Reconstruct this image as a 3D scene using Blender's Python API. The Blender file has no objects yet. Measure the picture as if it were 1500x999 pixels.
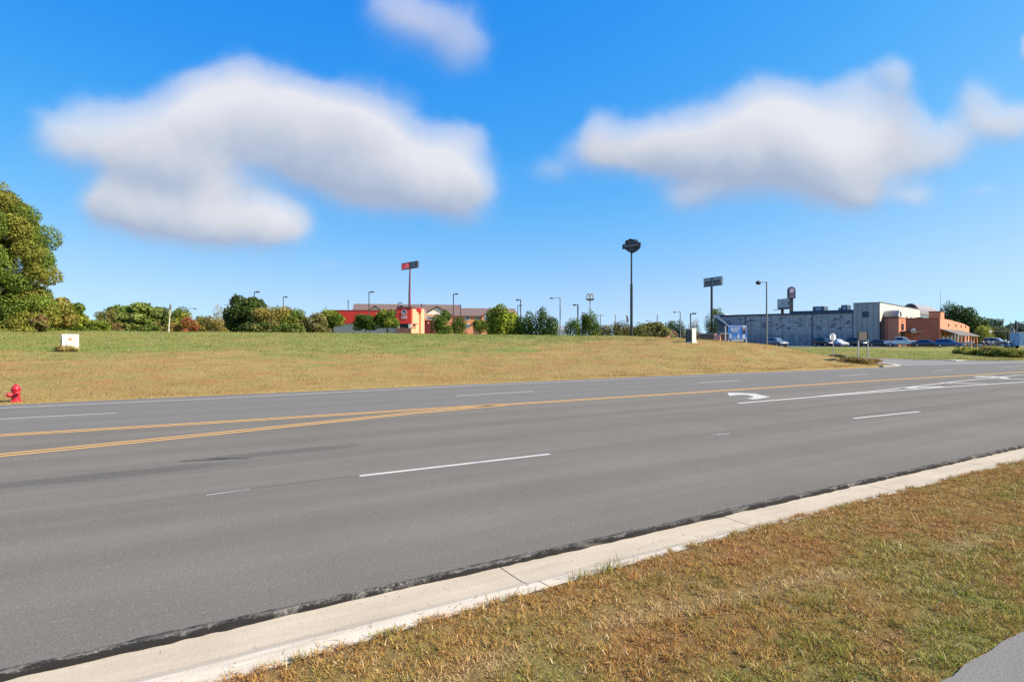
import bpy, math, random
import numpy as np
from mathutils import Vector, Matrix

random.seed(7)
RNG = np.random.default_rng(11)
SC = bpy.context.scene
COL = SC.collection
R = math.radians
F, HY, CAMH = 870.0, 497.0, 1.95           # focal length and horizon row (photo pixels), eye height
AZ = R(59)                                  # heading of the road
T = np.array([math.sin(AZ), math.cos(AZ)])  # along the road
N = np.array([-math.cos(AZ), math.sin(AZ)])  # across the road, away from the camera
ROADROT = math.pi / 2 - AZ


def P(px, py, d):
    return Vector(((px - 750) / F * d, d, CAMH - (py - HY) / F * d))


def sp2xy(s, p):
    return s * T[0] + p * N[0], s * T[1] + p * N[1]


def smooth(x, a, b):
    t = np.clip((x - a) / (b - a), 0, 1)
    return t * t * (3 - 2 * t)


# ------------------------------------------------------------------ noise in numpy
def vnoise(x, y, seed=0):
    x = np.asarray(x, float); y = np.asarray(y, float)
    xi = np.floor(x).astype(np.int64); yi = np.floor(y).astype(np.int64)
    fx = x - xi; fy = y - yi
    fx = fx * fx * (3 - 2 * fx); fy = fy * fy * (3 - 2 * fy)

    def hsh(a, b):
        h = (a * 374761393 + b * 668265263 + seed * 974634777) & 0xFFFFFFFF
        h = ((h ^ (h >> 13)) * 1274126177) & 0xFFFFFFFF
        return ((h ^ (h >> 16)) & 0xFFFF) / 65535.0
    return (hsh(xi, yi) * (1 - fx) + hsh(xi + 1, yi) * fx) * (1 - fy) + (hsh(xi, yi + 1) * (1 - fx) + hsh(xi + 1, yi + 1) * fx) * fy


def fbm(x, y, seed=0, oct=4):
    v = 0; a = 0.5; tot = 0
    for i in range(oct):
        v = v + a * vnoise(x * 2 ** i, y * 2 ** i, seed + i * 17); tot += a; a *= 0.55
    return v / tot


# ------------------------------------------------------------------ terrain height
def street_left(Y):
    return np.interp(Y, [0, 43, 50, 60, 66, 74, 90, 140, 400], [99.8, 28.2, 30, 30.8, 29, 23, 12, -20, -60])


def kerb_back(s):
    return np.interp(s, [-3, .4, 2, 4.5, 8], [3.60, 3.62, 3.70, 3.79, 3.80])


def zt(X, Y):
    X = np.asarray(X, float); Y = np.asarray(Y, float)
    s = X * T[0] + Y * T[1]; p = X * N[0] + Y * N[1]
    u = p - 23.1
    zl = 0; zr_ = 0
    for o in (-1.2, 0, 1.2):
        zl = zl + np.interp(u + o, [-1, 0, 3, 23, 52, 75, 140, 400], [0, 0, .15, 1.3, 2.75, 2.85, 2.2, 1.5]) / 3
        zr_ = zr_ + np.interp(u + o, [-1, 0, 2, 7, 14, 30, 55, 110, 400], [0, 0, .2, 1.1, 1.9, 2.35, 2.6, 1.9, 1.0]) / 3
    w = smooth(s, 15, 50)
    hill = zl * (1 - w) + zr_ * w
    hill = hill + (fbm(s / 6, p / 6, 3) - .5) * .22 * smooth(u, 1, 10) + (fbm(s / 1.3, p / 1.3, 5) - .5) * .07 * smooth(u, .5, 3)
    xe = street_left(Y)
    e = xe - X
    m = np.interp(e, [0, .6, 2, 5, 10, 15], [0, .06, .38, .74, .95, 1])
    lawn = (.4 * smooth(Y, 55, 108) + .02) * smooth(u, 0, 8)
    z = hill * m + lawn * (1 - m)
    z = np.where(u < 0, -.10, z)
    near = .075 + (fbm(s / .7, p / .7, 9) - .5) * .035 * smooth(3.7 - p, .1, .5)
    z = np.where(p < kerb_back(s), near, z)
    return z


def ztf(x, y):
    return float(zt(np.array([x]), np.array([y]))[0])


# ------------------------------------------------------------------ materials
def newmat(name):
    m = bpy.data.materials.new(name); m.use_nodes = True
    nt = m.node_tree; nt.nodes.clear()
    out = nt.nodes.new('ShaderNodeOutputMaterial')
    b = nt.nodes.new('ShaderNodeBsdfPrincipled')
    nt.links.new(b.outputs[0], out.inputs[0])
    return m, nt, b, out


def nd(nt, typ, **kw):
    n = nt.nodes.new(typ)
    for k, v in kw.items():
        setattr(n, k, v)
    return n


def math_n(nt, op, a, b=None, c=None, clamp=False):
    n = nt.nodes.new('ShaderNodeMath'); n.operation = op; n.use_clamp = clamp
    for i, v in enumerate((a, b, c)):
        if v is None: continue
        if isinstance(v, (int, float)): n.inputs[i].default_value = v
        else: nt.links.new(v, n.inputs[i])
    return n.outputs[0]


def mix_n(nt, fac, a, b, blend='MIX'):
    n = nt.nodes.new('ShaderNodeMix'); n.data_type = 'RGBA'; n.blend_type = blend
    for key, v in ((0, fac), (6, a), (7, b)):
        if isinstance(v, (int, float)): n.inputs[key].default_value = v
        elif isinstance(v, tuple): n.inputs[key].default_value = (*v[:3], 1)
        else: nt.links.new(v, n.inputs[key])
    return n.outputs[2]


def noise_n(nt, vec, scale, detail=4, rough=.55, dist=0):
    n = nt.nodes.new('ShaderNodeTexNoise'); n.inputs['Scale'].default_value = scale
    n.inputs['Detail'].default_value = detail; n.inputs['Roughness'].default_value = rough
    n.inputs['Distortion'].default_value = dist
    if vec is not None: nt.links.new(vec, n.inputs['Vector'])
    return n.outputs[0]


def range_n(nt, v, a, b, c=0., d=1.):
    n = nt.nodes.new('ShaderNodeMapRange'); n.clamp = True
    nt.links.new(v, n.inputs[0])
    for i, x in enumerate((a, b, c, d)): n.inputs[i + 1].default_value = x
    return n.outputs[0]


def mapped(nt, scale=(1, 1, 1), coord='Object'):
    tc = nt.nodes.new('ShaderNodeTexCoord'); mp = nt.nodes.new('ShaderNodeMapping')
    nt.links.new(tc.outputs[coord], mp.inputs[0]); mp.inputs['Scale'].default_value = scale
    return mp.outputs[0]


MATS = {}


def mat(name, col, rough=.7, metal=0., var=.12, scale=1.5, spec=.4, bump=0., stretch=(1, 1, 1), coat=0.):
    """painted / plain surface with worn, uneven colour"""
    if name in MATS: return MATS[name]
    m, nt, b, out = newmat(name)
    v = mapped(nt, stretch)
    n1 = noise_n(nt, v, scale, 5, .6)
    n2 = noise_n(nt, v, scale * 9, 3, .6)
    f = math_n(nt, 'ADD', math_n(nt, 'MULTIPLY', n1, .7), math_n(nt, 'MULTIPLY', n2, .3))
    f = range_n(nt, f, .3, .7)
    lo = tuple(c * (1 - var) for c in col); hi = tuple(min(1, c * (1 + var)) for c in col)
    c = mix_n(nt, f, lo, hi)
    nt.links.new(c, b.inputs['Base Color'])
    b.inputs['Roughness'].default_value = rough; b.inputs['Metallic'].default_value = metal
    b.inputs['Specular IOR Level'].default_value = spec
    b.inputs['Coat Weight'].default_value = coat
    if bump:
        bp = nd(nt, 'ShaderNodeBump'); bp.inputs['Strength'].default_value = bump; bp.inputs['Distance'].default_value = .02
        nt.links.new(n2, bp.inputs['Height']); nt.links.new(bp.outputs[0], b.inputs['Normal'])
    MATS[name] = m
    return m


def leafmat(name, trans=.3):
    m, nt, b, out = newmat(name)
    a = nd(nt, 'ShaderNodeAttribute', attribute_name='Col')
    nt.links.new(a.outputs['Color'], b.inputs['Base Color'])
    b.inputs['Roughness'].default_value = .7; b.inputs['Specular IOR Level'].default_value = .1
    tr = nd(nt, 'ShaderNodeBsdfTranslucent'); nt.links.new(a.outputs['Color'], tr.inputs[0])
    mx = nd(nt, 'ShaderNodeMixShader'); mx.inputs[0].default_value = trans
    nt.links.new(b.outputs[0], mx.inputs[1]); nt.links.new(tr.outputs[0], mx.inputs[2])
    nt.links.new(mx.outputs[0], out.inputs[0])
    return m


M_LEAF = leafmat('leaves_mat', .28)
M_GRASS = leafmat('grass_mat', .25)


def brickmat(name, c1, c2, mortar, scale=1.0):
    m, nt, b, out = newmat(name)
    tc = nd(nt, 'ShaderNodeTexCoord'); sep = nd(nt, 'ShaderNodeSeparateXYZ'); nt.links.new(tc.outputs['Object'], sep.inputs[0])
    h = math_n(nt, 'ADD', math_n(nt, 'MULTIPLY', sep.outputs[0], .72), math_n(nt, 'MULTIPLY', sep.outputs[1], .69))
    cb = nd(nt, 'ShaderNodeCombineXYZ'); nt.links.new(h, cb.inputs[0]); nt.links.new(sep.outputs[2], cb.inputs[1])
    br = nd(nt, 'ShaderNodeTexBrick'); nt.links.new(cb.outputs[0], br.inputs[0])
    br.inputs['Color1'].default_value = (*c1, 1); br.inputs['Color2'].default_value = (*c2, 1); br.inputs['Mortar'].default_value = (*mortar, 1)
    br.inputs['Scale'].default_value = scale; br.inputs['Brick Width'].default_value = .4; br.inputs['Row Height'].default_value = .2
    br.inputs['Mortar Size'].default_value = .012
    n = noise_n(nt, tc.outputs['Object'], .5, 5)
    c = mix_n(nt, range_n(nt, n, .3, .7, .0, .35), br.outputs[0], tuple(x * .6 for x in c1))
    nt.links.new(c, b.inputs['Base Color']); b.inputs['Roughness'].default_value = .85
    MATS[name] = m
    return m


# ------------------------------------------------------------------ mesh helpers
class MB:
    def __init__(self): self.v = []; self.f = []

    def add(self, vs, fs):
        o = len(self.v); self.v += [tuple(x) for x in vs]; self.f += [tuple(i + o for i in f) for f in fs]

    def box(self, c, size, rz=0., top=1.0):
        sx, sy, sz = (x / 2 for x in size); cs, sn = math.cos(rz), math.sin(rz)
        vs = []
        for dz, k in ((-sz, 1), (sz, top)):
            for dx, dy in ((-sx, -sy), (sx, -sy), (sx, sy), (-sx, sy)):
                dx *= k; dy *= k
                vs.append((c[0] + dx * cs - dy * sn, c[1] + dx * sn + dy * cs, c[2] + dz))
        self.add(vs, [(3, 2, 1, 0), (4, 5, 6, 7), (0, 1, 5, 4), (1, 2, 6, 5), (2, 3, 7, 6), (3, 0, 4, 7)])
        return self

    def tube(self, p0, p1, r0, r1=None, n=10, cap=True):
        r1 = r0 if r1 is None else r1
        p0 = Vector(p0); p1 = Vector(p1); d = (p1 - p0).normalized()
        a = Vector((0, 0, 1)) if abs(d.z) < .9 else Vector((1, 0, 0))
        x = d.cross(a).normalized(); y = d.cross(x)
        vs = []
        for p, r in ((p0, r0), (p1, r1)):
            for i in range(n):
                t = 2 * math.pi * i / n
                vs.append(p + x * (r * math.cos(t)) + y * (r * math.sin(t)))
        fs = [(i, (i + 1) % n, n + (i + 1) % n, n + i) for i in range(n)]
        if cap: fs += [tuple(range(n - 1, -1, -1)), tuple(range(n, 2 * n))]
        self.add(vs, fs)
        return self

    def path(self, pts, radii, n=8):
        for a, b, ra, rb in zip(pts, pts[1:], radii, radii[1:]): self.tube(a, b, ra, rb, n)
        return self

    def prism(self, poly, ext):
        """polygon of 3-D points pushed along ext"""
        k = len(poly); e = Vector(ext)
        vs = [Vector(p) for p in poly]; vs = vs + [p + e for p in vs]
        fs = [tuple(range(k - 1, -1, -1)), tuple(range(k, 2 * k))] + [(i, (i + 1) % k, k + (i + 1) % k, k + i) for i in range(k)]
        self.add(vs, fs)
        return self

    def quad(self, *pts):
        self.add(pts, [tuple(range(len(pts)))])
        return self

    def lathe(self, prof, c, n=20, axis=(0, 0, 1)):
        ax = Vector(axis).normalized()
        a = Vector((0, 0, 1)) if abs(ax.z) < .9 else Vector((1, 0, 0))
        x = ax.cross(a).normalized(); y = ax.cross(x); c = Vector(c)
        vs = []
        for r, h in prof:
            for i in range(n):
                t = 2 * math.pi * i / n
                vs.append(c + ax * h + x * (r * math.cos(t)) + y * (r * math.sin(t)))
        fs = []
        for j in range(len(prof) - 1):
            for i in range(n):
                fs.append((j * n + i, j * n + (i + 1) % n, (j + 1) * n + (i + 1) % n, (j + 1) * n + i))
        fs.append(tuple(range(n - 1, -1, -1))); fs.append(tuple(range((len(prof) - 1) * n, len(prof) * n)))
        self.add(vs, fs)
        return self

    def build(self, name, m, parent=None, smooth=False, bevel=0., local=False):
        me = bpy.data.meshes.new(name)
        off = Vector((0, 0, 0))
        if parent is not None and not local:
            q = parent
            while q is not None: off += q.location; q = q.parent
        me.from_pydata([tuple(Vector(v) - off) for v in self.v], [], self.f)
        bmv = me
        import bmesh
        bm = bmesh.new(); bm.from_mesh(me); bmesh.ops.recalc_face_normals(bm, faces=bm.faces); bm.to_mesh(me); bm.free()
        if smooth:
            for p_ in me.polygons: p_.use_smooth = True
            try: me.set_sharp_from_angle(angle=R(40))
            except Exception: pass
        o = bpy.data.objects.new(name, me); COL.objects.link(o)
        if m is not None: me.materials.append(m)
        if parent is not None: o.parent = parent
        if bevel:
            bv = o.modifiers.new('edge', 'BEVEL'); bv.width = bevel; bv.segments = 2; bv.limit_method = 'ANGLE'
        return o


def tag(o, label=None, cat=None, group=None, kind=None):
    if label: o['label'] = label
    if cat: o['category'] = cat
    if group: o['group'] = group
    if kind: o['kind'] = kind
    return o


def thing(name, label, cat, loc, group=None):
    o = bpy.data.objects.new(name, None); COL.objects.link(o); o.location = loc; o.empty_display_size = .3
    return tag(o, label, cat, group)


def copy_tree(o, parent=None):
    c = o.copy(); COL.objects.link(c)
    if parent is not None: c.parent = parent
    for ch in list(o.children): copy_tree(ch, c)
    return c


def np_mesh(name, V, faces, m, parent=None, col=None, rotz=0.):
    """faces: int array (n,k)"""
    me = bpy.data.meshes.new(name)
    V = np.asarray(V, np.float32); faces = np.asarray(faces, np.int32); k = faces.shape[1]
    me.vertices.add(len(V)); me.vertices.foreach_set('co', V.ravel())
    me.loops.add(faces.size); me.loops.foreach_set('vertex_index', faces.ravel())
    me.polygons.add(len(faces)); me.polygons.foreach_set('loop_start', np.arange(0, faces.size, k, dtype=np.int32))
    try: me.polygons.foreach_set('loop_total', np.full(len(faces), k, np.int32))
    except Exception: pass
    if col is not None:
        at = me.attributes.new('Col', 'FLOAT_COLOR', 'POINT')
        c4 = np.ones((len(V), 4), np.float32); c4[:, :3] = col
        at.data.foreach_set('color', c4.ravel())
    me.update(calc_edges=True); me.validate()
    o = bpy.data.objects.new(name, me); COL.objects.link(o)
    me.materials.append(m)
    if parent is not None: o.parent = parent
    o.rotation_euler.z = rotz
    return o


def text_mesh(name, body, m, origin, ux, uy, height, width=None, depth=.03, parent=None):
    """lettering as a mesh: centred on origin, ux to the right, uy up"""
    cu = bpy.data.curves.new(name, 'FONT'); cu.body = body; cu.align_x = 'CENTER'; cu.align_y = 'CENTER'; cu.size = 1; cu.extrude = .02
    cu.resolution_u = 3
    to = bpy.data.objects.new(name, cu); COL.objects.link(to)
    dg = bpy.context.evaluated_depsgraph_get()
    me = bpy.data.meshes.new_from_object(to.evaluated_get(dg))
    bpy.data.objects.remove(to)
    vs = np.array([v.co[:] for v in me.vertices])
    lo, hi = vs.min(0), vs.max(0); c = (lo + hi) / 2
    k = height / (hi[1] - lo[1]); kx = k if width is None else width / (hi[0] - lo[0])
    ux = Vector(ux).normalized(); uy = Vector(uy).normalized(); uz = ux.cross(uy)
    off = Vector((0, 0, 0))
    if parent is not None:
        q = parent
        while q is not None: off += q.location; q = q.parent
    for v, q in zip(me.vertices, vs):
        v.co = Vector(origin) + ux * ((q[0] - c[0]) * kx) + uy * ((q[1] - c[1]) * k) + uz * ((q[2] - c[2]) / .04 * depth) - off
    me.materials.clear(); me.materials.append(m)
    o = bpy.data.objects.new(name, me); COL.objects.link(o)
    if parent is not None: o.parent = parent
    return o


# ------------------------------------------------------------------ camera, render, light
cam = bpy.data.cameras.new('camera'); cam.sensor_width = 36; cam.lens = 36 * F / 1500
cam.shift_y = -(499.5 - HY) / 1500; cam.clip_end = 20000; cam.clip_start = .05
co = bpy.data.objects.new('camera', cam); COL.objects.link(co)
co.location = (0, 0, CAMH); co.rotation_euler = (math.pi / 2, 0, 0)
SC.camera = co
SC.render.resolution_x, SC.render.resolution_y = 1024, 681
SC.view_settings.view_transform = 'Standard'; SC.view_settings.look = 'None'; SC.view_settings.gamma = 1
EXPO = 0.95
SC.view_settings.exposure = EXPO
SC.cycles.max_bounces = 5; SC.cycles.diffuse_bounces = 3; SC.cycles.transmission_bounces = 3
SC.cycles.use_denoising = False
SC.cycles.sample_clamp_indirect = 6

SUN_AZ, SUN_EL = R(103), R(41)
sv = Vector((math.sin(SUN_AZ) * math.cos(SUN_EL), math.cos(SUN_AZ) * math.cos(SUN_EL), math.sin(SUN_EL)))
sl = bpy.data.lights.new('sun', 'SUN'); sl.energy = 4.9; sl.angle = R(.53); sl.color = (1, .90, .75)
so = bpy.data.objects.new('sun', sl); COL.objects.link(so)
so.rotation_euler = (-sv).to_track_quat('-Z', 'Y').to_euler(); so.location = (30, 0, 60)


def world():
    w = bpy.data.worlds.new('World'); SC.world = w; w.use_nodes = True
    nt = w.node_tree; nt.nodes.clear()
    out = nd(nt, 'ShaderNodeOutputWorld')
    sky = nd(nt, 'ShaderNodeTexSky', sky_type='NISHITA', sun_disc=False)
    sky.sun_elevation = SUN_EL; sky.sun_rotation = SUN_AZ; sky.air_density = 1.0; sky.dust_density = .35; sky.ozone_density = 2.2
    tc0 = nd(nt, 'ShaderNodeTexCoord'); sp0 = nd(nt, 'ShaderNodeSeparateXYZ'); nt.links.new(tc0.outputs['Generated'], sp0.inputs[0])
    zl = math_n(nt, 'ADD', math_n(nt, 'MULTIPLY', math_n(nt, 'MAXIMUM', sp0.outputs[2], 0.), .95), SKYLIFT)
    cb0 = nd(nt, 'ShaderNodeCombineXYZ'); nt.links.new(sp0.outputs[0], cb0.inputs[0]); nt.links.new(sp0.outputs[1], cb0.inputs[1]); nt.links.new(zl, cb0.inputs[2])
    nv = nd(nt, 'ShaderNodeVectorMath', operation='NORMALIZE'); nt.links.new(cb0.outputs[0], nv.inputs[0]); nt.links.new(nv.outputs[0], sky.inputs['Vector'])
    # clear autumn air: deepen the blue overhead (per-channel response)
    cs = nd(nt, 'ShaderNodeSeparateColor'); hsv = nd(nt, 'ShaderNodeHueSaturation'); hsv.inputs['Saturation'].default_value = 1.25; hsv.inputs['Hue'].default_value = .497; nt.links.new(sky.outputs[0], hsv.inputs['Color']); nt.links.new(hsv.outputs[0], cs.inputs[0]); kx = .1 * 2 ** EXPO
    cc = nd(nt, 'ShaderNodeCombineColor')
    for i, (gain, gam, cap) in enumerate(((27, 2.8, .56), (2.0, 1.3, 1.2), (2.2, .6, 1.22))):
        t = math_n(nt, 'MULTIPLY', math_n(nt, 'POWER', math_n(nt, 'MULTIPLY', cs.outputs[i], kx), gam), -gain / cap)
        t = math_n(nt, 'MULTIPLY', math_n(nt, 'SUBTRACT', 1., math_n(nt, 'EXPONENT', t)), cap / kx)
        nt.links.new(t, cc.inputs[i])
    bg = nd(nt, 'ShaderNodeBackground'); nt.links.new(cc.outputs[0], bg.inputs[0]); bg.inputs[1].default_value = .1
    # clouds: where they lie on the dome, as tangents of the world's own compass directions
    tc = nd(nt, 'ShaderNodeTexCoord'); sp = nd(nt, 'ShaderNodeSeparateXYZ'); nt.links.new(tc.outputs['Generated'], sp.inputs[0])
    ay = math_n(nt, 'MAXIMUM', math_n(nt, 'ABSOLUTE', sp.outputs[1]), .03)
    u = math_n(nt, 'DIVIDE', sp.outputs[0], ay); v = math_n(nt, 'DIVIDE', sp.outputs[2], ay)
    cb = nd(nt, 'ShaderNodeCombineXYZ'); nt.links.new(u, cb.inputs[0]); nt.links.new(v, cb.inputs[1])
    # soft warp of the outlines
    nz = nt.nodes.new('ShaderNodeTexNoise'); nz.inputs['Scale'].default_value = 6.5; nz.inputs['Detail'].default_value = 7; nz.inputs['Roughness'].default_value = .52
    nt.links.new(cb.outputs[0], nz.inputs['Vector'])
    sb = nd(nt, 'ShaderNodeVectorMath', operation='SUBTRACT'); nt.links.new(nz.outputs['Color'], sb.inputs[0]); sb.inputs[1].default_value = (.5, .5, .5)
    scl = nd(nt, 'ShaderNodeVectorMath', operation='SCALE'); nt.links.new(sb.outputs[0], scl.inputs[0]); scl.inputs['Scale'].default_value = .062
    wp = nd(nt, 'ShaderNodeVectorMath', operation='ADD'); nt.links.new(cb.outputs[0], wp.inputs[0]); nt.links.new(scl.outputs[0], wp.inputs[1])
    blobs = CLOUDS
    S = None; TT = None
    for (cx, cy, rx, ry, wt) in blobs:
        cy += 18 if cx < 800 else 8
        b = nd(nt, 'ShaderNodeVectorMath', operation='MULTIPLY_ADD'); nt.links.new(wp.outputs[0], b.inputs[0])
        b.inputs[1].default_value = (F / rx, F / ry, 0); b.inputs[2].default_value = (-(cx - 750) / rx, -(HY - cy) / ry, 0)
        c = nd(nt, 'ShaderNodeVectorMath', operation='DOT_PRODUCT'); nt.links.new(b.outputs[0], c.inputs[0]); nt.links.new(b.outputs[0], c.inputs[1])
        g = math_n(nt, 'POWER', math.exp(-.85), c.outputs['Value'])
        e = nd(nt, 'ShaderNodeVectorMath', operation='DOT_PRODUCT'); nt.links.new(b.outputs[0], e.inputs[0]); e.inputs[1].default_value = (.25 * wt, wt, 0)
        S = math_n(nt, 'MULTIPLY_ADD', g, wt, 0. if S is None else S)
        TT = math_n(nt, 'MULTIPLY_ADD', g, e.outputs['Value'], 0. if TT is None else TT)
    tt = math_n(nt, 'DIVIDE', TT, math_n(nt, 'ADD', S, .02))
    n2 = noise_n(nt, wp.outputs[0], 12, 8, .58)
    dens = math_n(nt, 'ADD', S, math_n(nt, 'MULTIPLY', math_n(nt, 'SUBTRACT', n2, .5), .42))
    # crisp sunlit tops, drifting soft undersides
    wd = range_n(nt, tt, -.7, .5, 1.2, .36)
    al = nt.nodes.new('ShaderNodeMapRange'); al.interpolation_type = 'SMOOTHSTEP'
    nt.links.new(math_n(nt, 'DIVIDE', math_n(nt, 'SUBTRACT', dens, .10), wd), al.inputs[0])
    alpha = math_n(nt, 'MULTIPLY', al.outputs[0], math_n(nt, 'MINIMUM', math_n(nt, 'ADD', math_n(nt, 'MULTIPLY', S, .86), .08), .92))
    alpha = math_n(nt, 'MULTIPLY', alpha, math_n(nt, 'GREATER_THAN', sp.outputs[2], 0.0))
    n3 = noise_n(nt, wp.outputs[0], 4.2, 5, .55)
    sh = math_n(nt, 'ADD', tt, math_n(nt, 'MULTIPLY', math_n(nt, 'SUBTRACT', n3, .5), 1.5))
    cr = nd(nt, 'ShaderNodeValToRGB'); nt.links.new(range_n(nt, sh, -.60, .55), cr.inputs[0])
    cr.color_ramp.elements[0].color = (.42, .48, .62, 1); cr.color_ramp.elements[1].color = (.85, .85, .88, 1)
    el = cr.color_ramp.elements.new(.34); el.color = (.58, .62, .71, 1); el = cr.color_ramp.elements.new(.58); el.color = (.71, .71, .755, 1)
    bg2 = nd(nt, 'ShaderNodeBackground'); nt.links.new(cr.outputs[0], bg2.inputs[0]); bg2.inputs[1].default_value = 1 / 2 ** EXPO
    mx = nd(nt, 'ShaderNodeMixShader'); nt.links.new(alpha, mx.inputs[0]); nt.links.new(bg.outputs[0], mx.inputs[1]); nt.links.new(bg2.outputs[0], mx.inputs[2])
    nt.links.new(mx.outputs[0], out.inputs[0])


SKYLIFT = .14
CLOUDS = [  # centre and half size (in 1/870 of the distance), weight
    (78, 180, 52, 46, .46), (145, 188, 78, 56, .54), (215, 192, 74, 58, .52), (285, 160, 52, 50, .62), (345, 138, 72, 50, .85), (415, 148, 68, 52, .80), (495, 180, 80, 58, .95), (560, 212, 75, 60, .95),
    (410, 210, 90, 50, .5), (275, 232, 70, 38, .60), (205, 238, 60, 32, .48), (590, 262, 78, 48, .9), (675, 262, 50, 42, .75), (505, 250, 62, 40, .45), (640, 240, 50, 40, .5), (335, 262, 75, 28, .30),
    (250, 300, 92, 36, .8), (340, 318, 92, 36, .85), (408, 322, 42, 32, .6), (180, 298, 55, 34, .55), (148, 278, 28, 24, .45),
    (876, 188, 28, 44, .38), (856, 222, 50, 30, .42), (925, 222, 60, 40, .62), (985, 205, 62, 46, .85), (1045, 215, 50, 46, .5), (1125, 185, 64, 60, 1.0), (1180, 215, 80, 66, .95), (1090, 235, 60, 44, .6),
    (1245, 250, 70, 56, .8), (1325, 214, 75, 38, .58), (1390, 210, 42, 34, .38), (1020, 287, 62, 30, .62), (1308, 98, 38, 24, .38), (1255, 134, 42, 40, .38), (1318, 130, 30, 34, .30), (1305, 172, 46, 34, .42),
    (1432, 140, 28, 36, 0.33), (1450, 172, 56, 28, 0.41), (1500, 178, 56, 38, 0.52), (1340, 285, 30, 24, 0.43), (1438, 275, 38, 16, 0.38), (800, 250, 32, 24, 0.41), (1245, 288, 45, 26, 0.45),
    (575, 5, 52, 50, 0.36), (630, 25, 66, 56, 0.43), (680, 62, 44, 46, 0.36), (1497, 70, 12, 24, 0.59), (478, 372, 36, 14, 0.29), (680, 188, 32, 26, 0.31), (690, 318, 42, 26, 0.26),
]


world()

# ================================================================== ground, road and kerbs
GREEN = np.array((.225, .255, .050)); FGREEN = np.array((.205, .275, .055)); TAN = np.array((.45, .29, .108)); ORANGE = np.array((.42, .195, .072)); STRAW = np.array((.58, .46, .26)); BROWN = np.array((.20, .11, .05))
DGREEN = np.array((.12, .145, .03))


def grass_mix(s, p):
    """share of green (0..1) and of rust brown (0..1) in the turf at road coordinates s, p"""
    u = p - 23.1
    n = fbm(s / 4, p / 3.2, 21); n2 = fbm(s / .9, p / .8, 22); n3 = fbm(s / 6, p / 4, 27)
    g_hill = np.clip(smooth(u + (n - .5) * 22 - smooth(s, 20, 55) * 10, 12, 24) * (.18 + .95 * n3) + (n2 - .5) * 1.3 * smooth(u, 0, 6) + .14, 0, 1)
    g_lawn = np.clip(.78 + (n - .5) * 1.4 - (1 - smooth(u, 0, 10)) * .3, 0, 1)
    hillside = smooth(62 - s, -4, 4)
    g_far = g_hill * hillside + g_lawn * (1 - hillside)
    n4 = fbm(s / .9, p / .9, 23); n5 = fbm(s / .28, p / .28, 24)
    g_near = np.clip(smooth(2.75 + (n4 - .5) * 2.4 - p, -.6, 1.1) * .44 + (n5 - .5) * 1.1 + .04, 0, 1)
    near = p < 10
    g = np.where(near, g_near, g_far)
    r = np.where(near, smooth(fbm(s / .55, p / .35, 25), .36, .66), smooth(fbm(s / 1.7, p / 1.5, 26), .44, .66) * .6 * (1 - g_far))
    return g, r


def grass_col(s, p, rnd):
    g, r = grass_mix(s, p)
    g = np.clip(g + (rnd[:, 0] - .5) * .8, 0, 1)[:, None]; r = np.clip(r + (rnd[:, 2] - .5) * .7, 0, 1)[:, None]
    dry = np.where((p < 10)[:, None], TAN * (.92, .80, .72), TAN) * (1 - r) + ORANGE * r
    gr = np.where((p < 10)[:, None], GREEN, FGREEN)
    c = dry * (1 - g) + gr * g
    c = np.where((rnd[:, 1] > np.where(p < 10, .945, .982))[:, None], STRAW, c)
    c = np.where((rnd[:, 1] < np.where(p < 10, .10, .15))[:, None], BROWN, c)
    c = np.where(((rnd[:, 1] > .1) & (rnd[:, 1] < .18))[:, None] & (g > .4), DGREEN, c)
    return c * np.where(p < 10, .75 + .5 * rnd[:, 2], .66 + .52 * rnd[:, 2])[:, None]


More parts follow.
